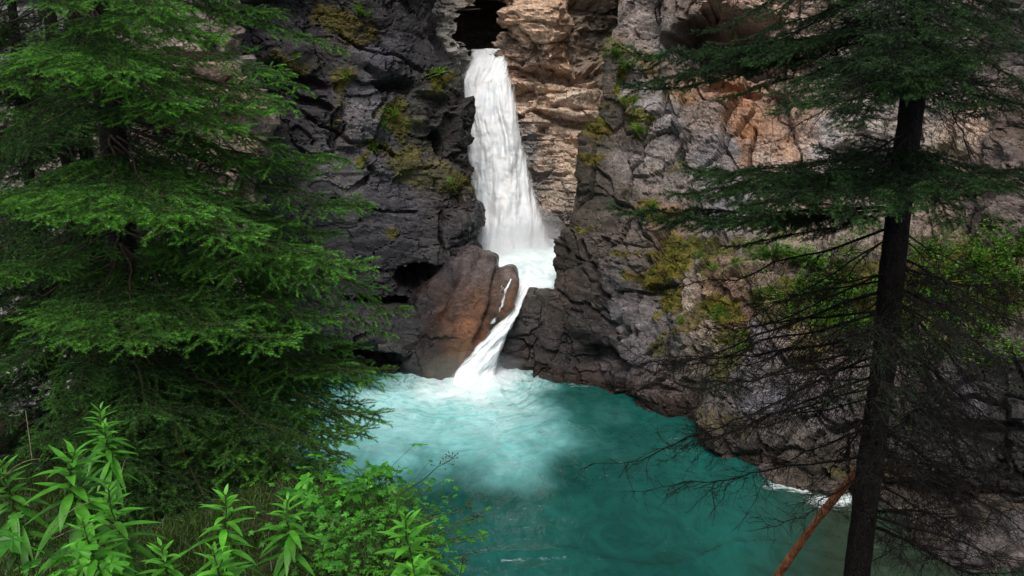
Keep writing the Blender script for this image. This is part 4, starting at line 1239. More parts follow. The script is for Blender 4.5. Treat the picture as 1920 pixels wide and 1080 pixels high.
# the big spruce: its trunk and the sprays one can follow
D = 7.3
tx, ty = P(216, 300, D)[0], D
def H(by, tip, roll=0):
    pool_ = LIVE_OLD_SHADED if by >= 515 and tip[0] < 570 else LIVE
    return (pool_[int(tip[0] * 7 + tip[1]) % len(pool_)], zat(216, by, D), P(*tip), R(roll))
heroes = [
    H(-130, (500, 2, 6.7)), H(-60, (600, 54, 6.9)), H(-10, (500, 122, 6.5), 8), H(80, (606, 204, 6.4)), H(110, (585, 236, 6.0), 10), H(150, (622, 296, 6.7)), H(180, (470, 300, 6.3)), H(210, (688, 340, 6.6)),
    H(230, (640, 372, 6.2), 6), H(250, (610, 408, 5.8)), H(300, (640, 440, 6.6)), H(330, (757, 464, 6.3)), H(350, (690, 500, 5.9), 6), H(380, (668, 530, 5.6)), H(420, (690, 594, 6.8)), H(430, (620, 600, 5.7), -6), H(470, (650, 640, 6.6)),
    H(470, (530, 640, 5.1)), H(460, (410, 615, 4.9)), H(450, (250, 640, 4.7)), H(440, (130, 640, 4.9)), H(270, (455, 440, 5.0)), H(250, (330, 400, 4.9)), H(255, (200, 400, 4.9)), H(270, (75, 400, 5.1)), H(290, (-60, 380, 5.2)),
    H(10, (20, 160, 5.3)), H(0, (120, 130, 5.2)), H(20, (230, 130, 5.2)), H(60, (330, 190, 5.4)), H(-40, (390, 60, 5.6)), H(120, (440, 235, 5.6)), H(-120, (300, 10, 5.4)), H(-130, (100, 10, 5.5)),
    H(520, (735, 705, 6.4)), H(560, (738, 745, 6.1)), H(590, (715, 790, 5.7)), H(620, (650, 830, 5.5)), H(640, (600, 890, 5.0)), H(650, (540, 930, 4.7)), H(650, (440, 930, 4.5)), H(640, (340, 900, 4.4)), H(640, (250, 860, 4.6)), H(630, (150, 820, 4.8)), H(620, (40, 780, 5.1)),
    H(540, (690, 650, 6.9)), H(560, (705, 725, 6.6)), H(575, (690, 770, 6.3)), H(600, (640, 790, 6.0)), H(610, (690, 820, 5.9)), H(560, (640, 730, 6.9)), H(570, (480, 760, 4.9)), H(560, (360, 740, 4.9)), H(560, (220, 720, 4.9)), H(540, (80, 700, 5.2)), H(520, (-60, 660, 5.6)), H(600, (560, 800, 5.2)), H(430, (-40, 520, 5.4)), H(360, (560, 520, 6.1)), H(400, (560, 560, 6.4)),
]
base_z = float(bank_h(np.array([tx]), np.array([ty]))[0])
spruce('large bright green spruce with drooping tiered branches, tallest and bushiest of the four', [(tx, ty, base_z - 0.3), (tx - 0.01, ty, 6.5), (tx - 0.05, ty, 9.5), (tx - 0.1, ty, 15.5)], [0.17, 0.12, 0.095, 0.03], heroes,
       fill=20, z_lo=4.0, z_hi=8.6, r_lo=2.9, r_hi=1.7, seed=3, crown=10, az=(150, 400), bare_branches=8, group=None, live=LIVE_DARK + [LIVE_OLD_SHADED[0]])

def small_spruce(label, px, d, r0, fill, seed, rad=1.6, **kw):
    x = P(px, 350, d)[0]
    bz = float(bank_h(np.array([x]), np.array([d]))[0])
    return spruce(label, [(x, d, bz - 0.3), (x - 0.03, d, 7), (x - 0.1, d, 13.5)], [r0, r0 * 0.75, 0.03], (), fill=fill, z_lo=bz + 0.6, z_hi=9.2, r_lo=rad, r_hi=rad * 0.75, seed=seed, crown=14, **kw)

small_spruce('slim dark spruce trunk with bare inner twigs just behind the large spruce', 142, 9.0, 0.10, 62, 11, bare_branches=22, rad=2.3, live=LIVE_DARK + LIVE_SHORT)
small_spruce('thin spruce pole with dead twiggy branches between the large spruce and the pale buttress', 178, 10.4, 0.11, 52, 12, bare_branches=24, rad=2.2, live=LIVE_DARK)
small_spruce('thinnest spruce at the outer end of the row, with sparse needles over pale rock', 66, 9.6, 0.07, 52, 13, bare_branches=20, rad=2.2, live=LIVE_DARK)

# the dark spruce standing in front of the planted ledge
Dr = 5.1
TR = [P(1585, 1250, 5.0), P(1605, 1062, 5.02), P(1644, 800, 5.05), P(1668, 640, 5.07), P(1680, 480, 5.09), P(1703, 260, 5.12), P(1712, 170, 5.13), P(1720, 0, 5.15), P(1765, -420, 5.2), P(1800, -900, 5.2)]
def HR(mesh, by, tip, roll=0):
    tz = np.interp(-by, [-1250, -1062, -800, -640, -480, -260, -170, 0, 420, 900], [p[2] for p in TR])
    return (mesh, float(tz), P(*tip), R(roll))
S, T2, DD, DN = LIVE_SPARSE, LIVE_THIN, DEAD, DEAD_NEEDLE
heroes = [
    HR(S[0], 20, (1170, 140, 5.6)), HR(S[1], -60, (1330, 110, 5.4)), HR(S[2], -30, (1420, 150, 5.0)), HR(S[0], -120, (1300, 40, 5.7)), HR(S[1], -150, (1400, 20, 5.2)), HR(S[2], -200, (1480, 20, 4.9)), HR(S[0], 30, (1500, 190, 5.3)),
    HR(S[1], 40, (1540, 200, 3.9)), HR(S[2], 50, (1700, 200, 3.7)), HR(S[0], 40, (1830, 170, 3.8)), HR(S[1], 0, (1640, 130, 4.0)), HR(S[2], -40, (1900, 110, 4.3)), HR(S[0], -100, (1960, 60, 4.6)), HR(S[1], 20, (2000, 190, 5.0)), HR(S[2], 90, (1980, 250, 5.3)),
    HR(S[0], -150, (1800, 40, 3.9)), HR(S[1], -140, (1620, 40, 3.9)), HR(S[2], -100, (1880, 20, 6.4)), HR(S[0], -100, (1560, 60, 6.3)), HR(S[1], 100, (1880, 190, 6.4)), HR(S[2], 110, (1560, 250, 6.3)),
    HR(DD[0], 300, (1480, 300, 4.7)), HR(DD[1], 330, (1420, 300, 5.8)), HR(DD[2], 420, (1230, 560, 5.6)), HR(DD[3], 440, (1360, 560, 4.8)), HR(DD[0], 520, (1330, 590, 5.4)), HR(DD[1], 540, (1140, 650, 5.4)), HR(DD[2], 580, (1165, 700, 5.1)), HR(DN[0], 620, (1180, 740, 5.6)),
    HR(DD[3], 660, (1155, 795, 5.0)), HR(DD[0], 680, (1250, 740, 4.5)), HR(DD[1], 700, (1200, 800, 5.6)), HR(DN[1], 640, (1330, 720, 4.3)), HR(DD[2], 740, (1290, 820, 4.7)), HR(DD[3], 600, (1450, 700, 4.1)), HR(DD[0], 850, (1205, 940, 4.7)), HR(DD[1], 800, (1380, 850, 5.9)), HR(DD[2], 880, (1420, 1010, 4.4)), HR(DD[3], 770, (1500, 900, 5.8)),
    HR(DN[0], 520, (1800, 700, 3.9)), HR(DN[1], 540, (1900, 660, 4.3)), HR(DD[0], 500, (1960, 610, 4.8)), HR(DD[1], 480, (1950, 560, 5.7)), HR(DD[2], 560, (1990, 720, 5.2)), HR(DN[0], 600, (1960, 780, 4.5)), HR(DN[1], 620, (1780, 800, 3.9)), HR(DD[3], 640, (1990, 800, 5.4)), HR(DD[0], 680, (1930, 850, 4.6)), HR(DD[1], 720, (1990, 880, 5.4)),
    HR(DD[2], 760, (1940, 930, 4.6)), HR(DD[3], 800, (1980, 960, 5.2)), HR(DD[0], 850, (1900, 1000, 4.5)), HR(DD[1], 900, (1970, 1040, 5.0)), HR(DD[2], 930, (1850, 1060, 4.4)), HR(DN[1], 560, (1720, 740, 3.7)), HR(DN[0], 560, (1600, 720, 3.8)), HR(DD[3], 440, (1850, 560, 4.3)), HR(DD[2], 820, (1720, 900, 4.0)), HR(DD[1], 760, (1640, 860, 3.9)), HR(DD[0], 980, (1760, 1080, 4.2)), HR(DD[3], 640, (1880, 760, 6.3)), HR(DN[0], 700, (1790, 860, 6.2)),
]
rq = random.Random(77)
for i in range(12):
    tx_ = rq.choice([rq.uniform(1250, 1650), rq.uniform(1380, 1660), rq.uniform(1760, 2000)])
    ty_ = rq.uniform(-40, 200)
    heroes.append(HR(rq.choice(S), ty_ - rq.uniform(60, 190), (tx_, ty_, rq.uniform(4.2, 6.4)), rq.uniform(-20, 20)))
for tx_, ty_, d_ in [(1275, 348, 5.0), (1300, 372, 4.6), (1370, 392, 4.3), (1460, 402, 4.1), (1560, 400, 3.95), (1660, 405, 3.9), (1760, 392, 3.95), (1860, 378, 4.1), (1950, 350, 4.5), (2010, 345, 5.0), (1330, 330, 5.8), (1930, 325, 5.8), (1480, 340, 6.2), (1830, 335, 6.2)]:
    heroes.append(HR(LIVE_MID[int(tx_ + ty_) % 3], rq.uniform(245, 335), (tx_, ty_ + rq.uniform(-22, 22), d_), rq.uniform(-25, 25)))
for by_, tx_, ty_, d_ in [(40, 1170, 138, 5.7), (30, 1230, 146, 5.4), (50, 1290, 158, 5.6), (60, 1350, 178, 5.2), (20, 1330, 120, 5.9), (0, 1420, 140, 4.8), (-60, 1380, 70, 5.6),
                          (318, 1255, 348, 5.2), (325, 1290, 366, 5.6), (385, 1130, 424, 5.4), (390, 1210, 440, 5.7), (400, 1300, 446, 5.0), (395, 1390, 460, 5.5)]:
    heroes.append(HR(LIVE_MID[int(tx_ + ty_) % 3], by_, (tx_, ty_, d_), rq.uniform(-12, 12)))
for i in range(8):
    heroes.append(HR(rq.choice(DEAD), rq.uniform(-60, 230), (rq.choice([rq.uniform(1420, 1600), rq.uniform(1820, 1960)]), rq.uniform(120, 320), rq.uniform(4.3, 6.2)), rq.uniform(-40, 40)))
for tx_, ty_, d_ in [(1570, 190, 4.2), (1650, 175, 4.0), (1760, 190, 4.0), (1830, 150, 4.1)]:
    heroes.append(HR(LIVE_MID[int(tx_ + ty_) % 3], rq.uniform(70, 100), (tx_, ty_, d_), rq.uniform(-12, 12)))
dark_tree = spruce('black trunked spruce with long dead twiggy lower branches, alone in front of the planted ledge', TR, [0.086, 0.079, 0.077, 0.076, 0.075, 0.073, 0.071, 0.068, 0.055, 0.04], heroes, seed=21, crown=6, z_hi=9.2, live=LIVE_SPARSE, bark=M_BARK, crown_r=2.6)

def merged_twigs(tree, items, name='twigs'):
    """the finest tangle of a tree as one part"""
    V, Fl, off = [], [], 0
    for mesh, z, tip, roll in items:
        n = len(mesh.vertices)
        v = np.zeros(n * 3, np.float32); mesh.vertices.foreach_get('co', v); v = v.reshape(-1, 3)
        k = len(mesh.polygons)
        li_ = np.zeros(len(mesh.loops), np.int32); mesh.loops.foreach_get('vertex_index', li_)
        tot = np.zeros(k, np.int32); mesh.polygons.foreach_get('loop_total', tot)
        st = np.zeros(k, np.int32); mesh.polygons.foreach_get('loop_start', st)
        q4_ = st[tot == 4]
        f = li_[q4_[:, None] + np.arange(4)[None]]
        base = Vector([np.interp(z, [p[2] for p in TR], [p[c] for p in TR]) for c in range(3)])
        d = Vector(tip) - base; sc_ = d.length / mesh['ref']; x = d.normalized(); y = Vector((0, 0, 1)).cross(x).normalized(); zz = x.cross(y)
        m = np.array(Matrix((x, y, zz)).transposed() @ Matrix.Rotation(roll, 3, 'X')) * sc_
        V.append(v @ m.T + np.array(base - tree.location)); Fl.append(f + off); off += n
    o = link(name, new_mesh(name, np.concatenate(V), [(np.concatenate(Fl), 0)], [M_DEADTWIG]), tree)
    o['kind'] = 'stuff'
    return o
items = []
for i in range(46):
    right = rq.random() < 0.75
    tx_ = rq.uniform(1740, 2010) if right else rq.uniform(1220, 1560)
    ty_ = rq.uniform(560, 1080) if right else rq.uniform(560, 830)
    m_, z_, t_, r_ = HR(rq.choice(DEAD), ty_ - rq.uniform(20, 150), (tx_, ty_, rq.uniform(4.2, 6.3)), rq.uniform(-60, 60))
    items.append((m_, z_, t_, r_))
merged_twigs(dark_tree, items)

# ------------------------------------------------------------------ leafy plants on the bank
M_LEAF = mat_leaf('willowherb_leaf', tuple(lin((40, 88, 24))), tuple(lin((92, 168, 48))), 0.3, 0.45, 20)
M_LOBED = mat_leaf('lobed_leaf', tuple(lin((36, 96, 22))), tuple(lin((82, 158, 42))), 0.35, 0.45, 20)
M_STEM = mat_bark('green_stem', (0.04, 0.075, 0.02), (0.09, 0.13, 0.04), 60)
M_GRASS = mat_leaf('grass_blade', tuple(lin((28, 48, 14))), tuple(lin((78, 104, 34))), 0.3, 0.5, 10)
M_BUSH = mat_leaf('bush_leaf', tuple(lin((40, 82, 26))), tuple(lin((104, 150, 50))), 0.35, 0.45, 8)

def leaf_blades(bases, dirs, lens, wids, droop, rng, nseg=6, fold=0.25, shape=None):
    """lance-shaped leaves: two strips folded along the midrib"""
    V, Fq, A = [], [], []
    t = np.linspace(0, 1, nseg + 1)
    prof = shape if shape is not None else np.sin(np.pi * np.clip(t, 0, 1) ** 0.75) ** 0.85
    for b, d, L, w, dr in zip(bases, dirs, lens, wids, droop):
        d = d / np.linalg.norm(d)
        side = np.cross(d, [0, 0, 1.0]); side /= np.linalg.norm(side) + 1e-6
        up = np.cross(side, d)
        c = b[None] + d[None] * (L * t)[:, None]
        c[:, 2] -= dr * L * t ** 2
        yaw = rng.normal() * 0.10
        c += side[None] * (yaw * L * t ** 2)[:, None]
        hw = (w / 2) * prof
        l = c - side[None] * hw[:, None] + up[None] * (fold * hw)[:, None]
        r = c + side[None] * hw[:, None] + up[None] * (fold * hw)[:, None]
        o = len(V) * 3 * (nseg + 1)
        V.append(np.stack([l, c, r], 1).reshape(-1, 3))
        i = np.arange(nseg)[:, None] * 3 + np.array([[0, 1]])
        i = i.ravel() + o
        Fq.append(np.stack([i, i + 1, i + 4, i + 3], 1))
        A.append(np.full(3 * (nseg + 1), rng.random()))
    return np.concatenate(V), np.concatenate(Fq), np.concatenate(A)

def willowherb(seed, h=0.5, n=34, L=0.135):
    rng = np.random.default_rng(seed)
    stem = curve(np.zeros(3), np.array([rng.normal() * .08, rng.normal() * .08, 1.0]), h, 10, 0, 0, 0.25, rng)
    sv, sf = tubes([(stem, np.linspace(0.005, 0.0025, 10))], 6)
    B, Dd, Ls, Ws, Dr, Ag = [], [], [], [], [], []
    for i in range(n):
        f = i / (n - 1)
        z = 0.42 + 0.58 * f ** 0.8
        b = np.array([np.interp(z, np.linspace(0, 1, 10), stem[:, k]) for k in range(3)])
        a = i * 2.399 + rng.normal() * 0.25
        el = -0.25 + 1.15 * f ** 2.2 + rng.normal() * 0.12
        B.append(b); Dd.append(np.array([math.cos(a) * math.cos(el), math.sin(a) * math.cos(el), math.sin(el)]))
        s_ = 1.0 - 0.62 * f ** 3
        Ls.append(L * s_ * rng.uniform(0.85, 1.15)); Ws.append(L * 0.21 * s_ * rng.uniform(0.9, 1.15)); Dr.append(rng.uniform(0.1, 0.75) * (1 - 0.5 * f))
    lv, lf, la = leaf_blades(B, Dd, Ls, Ws, Dr, rng)
    s_me = new_mesh('stem', sv, [(sf, 0)], [M_STEM])
    l_me = new_mesh('foliage', lv, [(lf, 0)], [M_LEAF])
    set_float(l_me, 'age', 0.45 * la + 0.65 * np.repeat(np.linspace(0, 1, n), 21) ** 1.5 + 0.5 * (np.repeat(np.random.default_rng(seed + 9).random(n), 21) > 0.9))
    return s_me, l_me

WH = [willowherb(500, 0.55, 46, 0.145), willowherb(501, 0.48, 42, 0.132), willowherb(502, 0.6, 50, 0.175), willowherb(503, 0.42, 40, 0.128)]

def place_plant(meshes, tip, height, label, group, name, rot, scale=1.0, cat='plant'):
    """plant whose top stands at `tip`, rooted `height` below it"""
    root = empty(name, (tip[0], tip[1], tip[2] - height), (0, 0, rot))
    root.scale = (scale,) * 3
    tag(root, label, cat, group)
    for nm, me in zip(('stem', 'foliage'), meshes):
        link(nm, me, root)
    return root

g = 'willowherbs on the bank'
spots = [  # top of the plant in the picture, distance, mesh, scale
    ((165, 765, 3.3), 1, 1.0, 'willowherb with a long stem, uppermost of its patch, under the dark spruce skirt'),
    ((215, 810, 3.2), 3, 0.9, 'small willowherb close beside the uppermost willowherb'),
    ((130, 850, 2.75), 2, 1.05, 'biggest willowherb with broad star of leaves on the outer bank'),
    ((45, 880, 2.9), 0, 0.95, 'willowherb half behind the biggest willowherb, cut by the picture edge'),
    ((255, 950, 2.45), 0, 0.95, 'willowherb with upright leaf tips below the biggest willowherb'),
    ((200, 980, 2.3), 3, 0.9, 'low willowherb in front of the dead grass stems'),
    ((330, 1010, 2.35), 1, 0.9, 'low willowherb in the middle of the front row'),
    ((400, 975, 2.45), 0, 0.85, 'willowherb with narrow leaves next in the front row'),
    ((440, 1030, 2.3), 3, 0.95, 'bottom willowherb in the front row with leaves cut by the frame'),
    ((520, 940, 2.7), 1, 0.95, 'willowherb at the end of the front row beside the lowest spruce twigs'),
    ((795, 985, 2.6), 0, 1.0, 'lone willowherb at the water side of the bank'),
    ((770, 1050, 2.4), 3, 1.0, 'low willowherb under the lone willowherb at the water side'),
]
rr = random.Random(5)
for (px_, py_, d_), k, sc_, lab in spots:
    hts = (0.55, 0.48, 0.6, 0.42)
    place_plant(WH[k], P(px_, py_, d_), hts[k] * sc_, lab, g, 'willowherb', rr.uniform(0, 6.3), sc_)

# lobed leaves
def lobed_outline():
    pts = []
    for k, (a, r) in enumerate([(-150, .42), (-128, .30), (-105, .55), (-84, .34), (-62, .80), (-50, .66), (-38, .70), (-24, .46), (-14, .86), (0, 1.0), (14, .86), (24, .46), (38, .70), (50, .66), (62, .80), (84, .34), (105, .55), (128, .30), (150, .42)]):
        pts.append((r * math.cos(R(a)), r * math.sin(R(a))))
    return np.array(pts)
LO = lobed_outline()

def lobed_shrub(seed, n=22, spread=0.28, h=0.35, size=0.075):
    rng = np.random.default_rng(seed)
    V, Fc, A, paths = [], [], [], []
    o = 0
    for i in range(n):
        a = rng.uniform(0, 6.3); r = spread * math.sqrt(rng.random()); z = h * rng.uniform(0.12, 1.0)
        r *= 0.6 + 0.4 * z / h
        c = np.array([r * math.cos(a), r * math.sin(a), z])
        paths.append((np.array([[0, 0, 0], [c[0] * .4, c[1] * .4, z * .75], c]), np.array([.0022, .0016, .0010])))
        yaw = a + rng.normal() * 0.5; s = size * rng.uniform(0.6, 1.2)
        nrm = np.array([rng.normal() * .3, rng.normal() * .3 - 0.15, 1.0]); nrm /= np.linalg.norm(nrm)
        ex = np.array([math.cos(yaw), math.sin(yaw), 0]); ex -= nrm * (ex @ nrm); ex /= np.linalg.norm(ex)
        ey = np.cross(nrm, ex)
        pts = c[None] + s * (LO[:, :1] * ex[None] + LO[:, 1:] * ey[None])
        rad = np.hypot(LO[:, 0], LO[:, 1])
        pts += nrm[None] * (s * (-0.28 * rad ** 2 + 0.05 * np.cos(np.arange(len(LO)) * 2.1)))[:, None]
        V.append(np.vstack([c[None], pts]))
        m = len(LO)
        idx = np.arange(m - 1)
        Fc.append(np.stack([np.zeros(m - 1, int), idx + 1, idx + 2], 1) + o)
        A.append(np.full(m + 1, rng.random())); o += m + 1
    sv, sf = tubes(paths, 4)
    s_me = new_mesh('stem', sv, [(sf, 0)], [M_STEM])
    l_me = new_mesh('foliage', np.concatenate(V), [(np.concatenate(Fc), 0)], [M_LOBED], smooth=False)
    set_float(l_me, 'age', np.concatenate(A))
    return s_me, l_me

LS = [lobed_shrub(600), lobed_shrub(601, 26, 0.32, 0.4, 0.085), lobed_shrub(602, 60, 0.30, 0.42, 0.032), lobed_shrub(603, 46, 0.26, 0.36, 0.028)]
g2 = 'broad lobed leaved plants on the bank'
for (px_, py_, d_), k, hh, sc_, lab in [
    ((25, 965, 2.3), 0, 0.35, 0.85, 'lobed leaved plant in the bottom corner under the willowherbs'),
    ((70, 1050, 2.05), 1, 0.4, 0.7, 'lowest lobed leaved plant, cut by the bottom of the picture'),
    ((640, 860, 3.9), 1, 0.4, 1.0, 'large lobed leaved plant beside the lowest spruce spray'),
    ((700, 850, 4.0), 0, 0.35, 1.0, 'lobed leaved plant reaching over the turquoise water'),
    ((665, 900, 3.6), 0, 0.35, 0.9, 'lobed leaved plant with the darkest hollow beneath it')]:
    place_plant(LS[k], P(px_, py_, d_), hh * sc_, lab, g2, 'lobed_leaf_plant', rr.uniform(0, 6.3), sc_)
g3 = 'small leaved bushes at the bank edge'
LS += [lobed_shrub(604, 240, 0.36, 0.40, 0.030), lobed_shrub(605, 210, 0.34, 0.34, 0.034), lobed_shrub(606, 240, 0.40, 0.30, 0.026)]
for (px_, py_, d_), k, hh, lab in [
    ((610, 905, 4.6), 4, 0.40, 'small leaved bush right under the lowest spruce spray'), ((650, 930, 4.2), 5, 0.34, 'small leaved bush in front of the large lobed leaves'), ((655, 900, 4.2), 4, 0.40, 'leafy bush with the turquoise water right behind it'),
    ((685, 915, 3.9), 5, 0.34, 'leafy bush at the middle of the bank edge'), ((690, 930, 3.7), 4, 0.40, 'dense bush under the arching seed head'), ((705, 985, 3.4), 5, 0.34, 'dense bush behind the lone willowherb'),
    ((760, 970, 3.5), 6, 0.30, 'low dense bush on the slope behind the lone willowherb'), ((700, 960, 3.7), 6, 0.30, 'low dark bush between grass and lobed leaves'), ((700, 1020, 3.1), 4, 0.40, 'dense bush in the middle of the slope behind the lone willowherb'),
    ((660, 980, 3.5), 6, 0.30, 'low bush at the rim of the mossy hollow'), ((600, 960, 3.8), 6, 0.30, 'low bush at the inner end of the mossy hollow'), ((715, 1080, 2.9), 5, 0.34, 'dense bush at the very bottom of the picture below the willowherb pair')]:
    place_plant(LS[k], P(px_, py_, d_), hh, lab, g3, 'small_leaved_bush', rr.uniform(0, 6.3), 1.0, 'bush')
for (px_, py_, d_), k, hh, lab in [
    ((720, 895, 3.6), 2, 0.42, 'small leaved bush with pale tips against the deep water'),
    ((745, 945, 3.4), 3, 0.36, 'small leaved bush just above the lone willowherb'),
    ((715, 985, 3.3), 2, 0.42, 'thin small leaved bush just behind the tip of the lone willowherb'),
    ((730, 940, 3.3), 3, 0.36, 'dark small leaved bush with brown dying leaves'),
    ((690, 990, 3.1), 3, 0.36, 'small leaved bush in the shade beside the mossy grass'),
    ((760, 1050, 2.9), 3, 0.36, 'lowest small leaved bush at the water side')]:
    place_plant(LS[k], P(px_, py_, d_), hh, lab, g3, 'small_leaved_bush', rr.uniform(0, 6.3), 1.0, 'bush')

# seed-head weeds over the water
M_SEED = mat_bark('seed_head', (0.05, 0.06, 0.025), (0.13, 0.12, 0.05), 80)
def weed(base, tip, label, seed):
    rng = np.random.default_rng(seed)
    b, t = np.array(base), np.array(tip)
    root = empty('seed_weed', base); tag(root, label, 'plant', 'seed head weeds over the water')
    d = t - b; L = np.linalg.norm(d)
    st = curve(np.zeros(3), d / L, L, 12, -0.12, 0.0, 0.15, rng)
    st += (d - st[-1]) * np.linspace(0, 1, 12)[:, None]
    sv, sf = tubes([(st, np.linspace(.003, .0012, 12))], 4)
    link('stem', new_mesh('stem', sv, [(sf, 0)], [M_STEM]), root)
    paths = []
    for i in range(16):
        k = rng.integers(9, 12)
        dd = rng.normal(size=3) + d / L; dd /= np.linalg.norm(dd)
        p1 = st[k] + dd * rng.uniform(.012, .03)
        paths.append((np.array([st[k], p1]), np.array([.0008, .0008])))
        paths.append((np.array([p1, p1 + dd * .003, p1 + dd * .006, p1 + dd * .008]), np.array([.001, .0032, .0030, .0005])))
    hv, hf = tubes(paths, 5)
    link('seed_head', new_mesh('seed_head', hv, [(hf, 0)], [M_SEED]), root)
weed(P(740, 930, 3.4), P(848, 860, 3.3), 'brown seed head on an arching stem, highest above the water', 1)
weed(P(770, 980, 3.2), P(884, 944, 3.1), 'seed head on a nearly level thin stem out over the water', 2)
weed(P(790, 990, 3.2), P(894, 970, 3.15), 'lower of the two seed heads furthest out over the water', 3)
weed(P(860, 1090, 2.8), P(868, 1052, 2.8), 'short brown seed head at the foot of the bank', 4)

# dead pale stalks among the willowherbs
M_STRAW = mat_bark('straw', (0.16, 0.13, 0.08), (0.30, 0.26, 0.17), 40)
for i, (a, b, lab) in enumerate([((0, 900, 2.8), (75, 860, 2.9), 'pale dead stalk lying under the outer willowherbs'), ((100, 1010, 2.3), (225, 985, 2.4), 'thin straw stalk crossing in front of the low willowherbs'),
                                 ((60, 860, 3.2), (48, 770, 3.4), 'upright bare dead stalk beside the uppermost willowherb'), ((228, 890, 3.0), (240, 860, 3.2), 'short dead stalk below the spruce skirt'), ((90, 1000, 2.4), (175, 940, 2.5), 'bent straw stalk behind the lobed leaved plants')]):
    pa, pb = np.array(P(*a)), np.array(P(*b))
    st = np.linspace(0, 1, 8)[:, None] * (pb - pa) + np.sin(np.linspace(0, math.pi, 8))[:, None] * np.array([0, 0, 0.02])
    v, f = tubes([(st, np.full(8, 0.0016))], 4)
    o = link('dead_stalk', new_mesh('dead_stalk', v, [(f, 0)], [M_STRAW])); o.location = pa
    tag(o, lab, 'stalk', 'dead stalks on the bank')

# grass and moss on the bank: nobody could count it
def blades(base, nrm, rng, n_per, L, w, lean, age=0.5):
    n = len(base) * n_per
    b = np.repeat(base, n_per, 0) + rng.normal(size=(n, 3)) * np.array([.02, .02, 0])
    up = np.repeat(nrm, n_per, 0)
    d = up + rng.normal(size=(n, 3)) * lean; d /= np.linalg.norm(d, axis=1)[:, None]
    ln = L * rng.uniform(.5, 1.2, n)
    s = np.cross(d, rng.normal(size=(n, 3))); s /= np.linalg.norm(s, axis=1)[:, None]; s *= w / 2
    m = b + d * (ln * .55)[:, None]
    out = d * np.array([1, 1, 0]) * 0.8
    t = m + d * (ln * .30)[:, None] + out * (ln * .35)[:, None] - np.array([0, 0, 1]) * (ln * .12)[:, None]
    V = np.stack([b - s, b + s, m + s * .8, m - s * .8, t], 1).reshape(-1, 3)
    i = np.arange(n) * 5
    return V, np.stack([i, i + 1, i + 2, i + 3], 1), np.stack([i + 3, i + 2, i + 4], 1), np.repeat(np.clip(age + .3 * rng.normal(size=n), 0, 1), 5)

rng = np.random.default_rng(31)
gx, gy = rng.uniform(-6.5, 0.4, 36000), rng.uniform(1.4, 8.0, 36000)
keep_ = rng.random(36000) < np.where(gx > -1.8, 1.0, 0.5)
gx, gy = gx[keep_], gy[keep_]
gb = np.stack([gx, gy, bank_h(gx, gy) - 0.02], 1)
V, q4, q3, ag = blades(gb, np.tile([0, 0, 1.0], (len(gb), 1)), rng, 5, 0.16, 0.004, 0.55, 0.3)
me = new_mesh('grass', V, [(q4, 0), (q3, 0)], [M_GRASS]); set_float(me, 'age', ag)
tag(link('grass', me), kind='stuff')

# ------------------------------------------------------------------ what grows on the cliffs
M_MOSS_L = mat_leaf('moss_green', tuple(lin((66, 74, 24))), tuple(lin((112, 118, 40))), 0.15, 0.8)
def scatter_cliff_moss():
    Vs, A4, A3, G = [], [], [], []
    o = 0
    rng = np.random.default_rng(41)
    for pts, nn, gold in moss_sites:
        k = rng.random(len(pts)) < 0.5
        b, n = pts[k], nn[k] * 0.8 + np.array([0, 0, -0.05])
        V, a4, a3, ag = blades(b, n, rng, 2, 0.075, 0.018, 0.6, 0.45)
        Vs.append(V); A4.append(a4 + o); A3.append(a3 + o); G.append(ag); o += len(V)
    me = new_mesh('moss', np.concatenate(Vs), [(np.concatenate(A4), 0), (np.concatenate(A3), 0)], [M_MOSS_L])
    set_float(me, 'age', np.concatenate(G))
    tag(link('moss', me), kind='stuff')
scatter_cliff_moss()

def tuft_mesh(seed, n=90, L=0.42, w=0.014, lean=0.5):
    rng = np.random.default_rng(seed)
    V, q4, q3, ag = blades(np.zeros((1, 3)), np.array([[0, -0.45, 0.9]]), rng, n, L, w, lean, 0.6)
    me = new_mesh('grass_tuft', V, [(q4, 0), (q3, 0)], [M_TUFT]); set_float(me, 'age', ag)
    return me
M_TUFT = mat_leaf('cliff_grass', tuple(lin((60, 96, 34))), tuple(lin((130, 172, 66))), 0.3, 0.5)
TU = [tuft_mesh(700 + i) for i in range(3)]
ri = random.Random(9)
def tuft(cl, x, y, s, label):
    p, n = on_cliff(cl, x, y)
    o = bpy.data.objects.new('grass_tuft', ri.choice(TU)); COL.objects.link(o)
    o.location = p; o.rotation_euler = (0, 0, ri.uniform(-.7, .7)); o.scale = (s,) * 3
    tag(o, label, 'grass tuft', 'grass tufts on the cliffs')
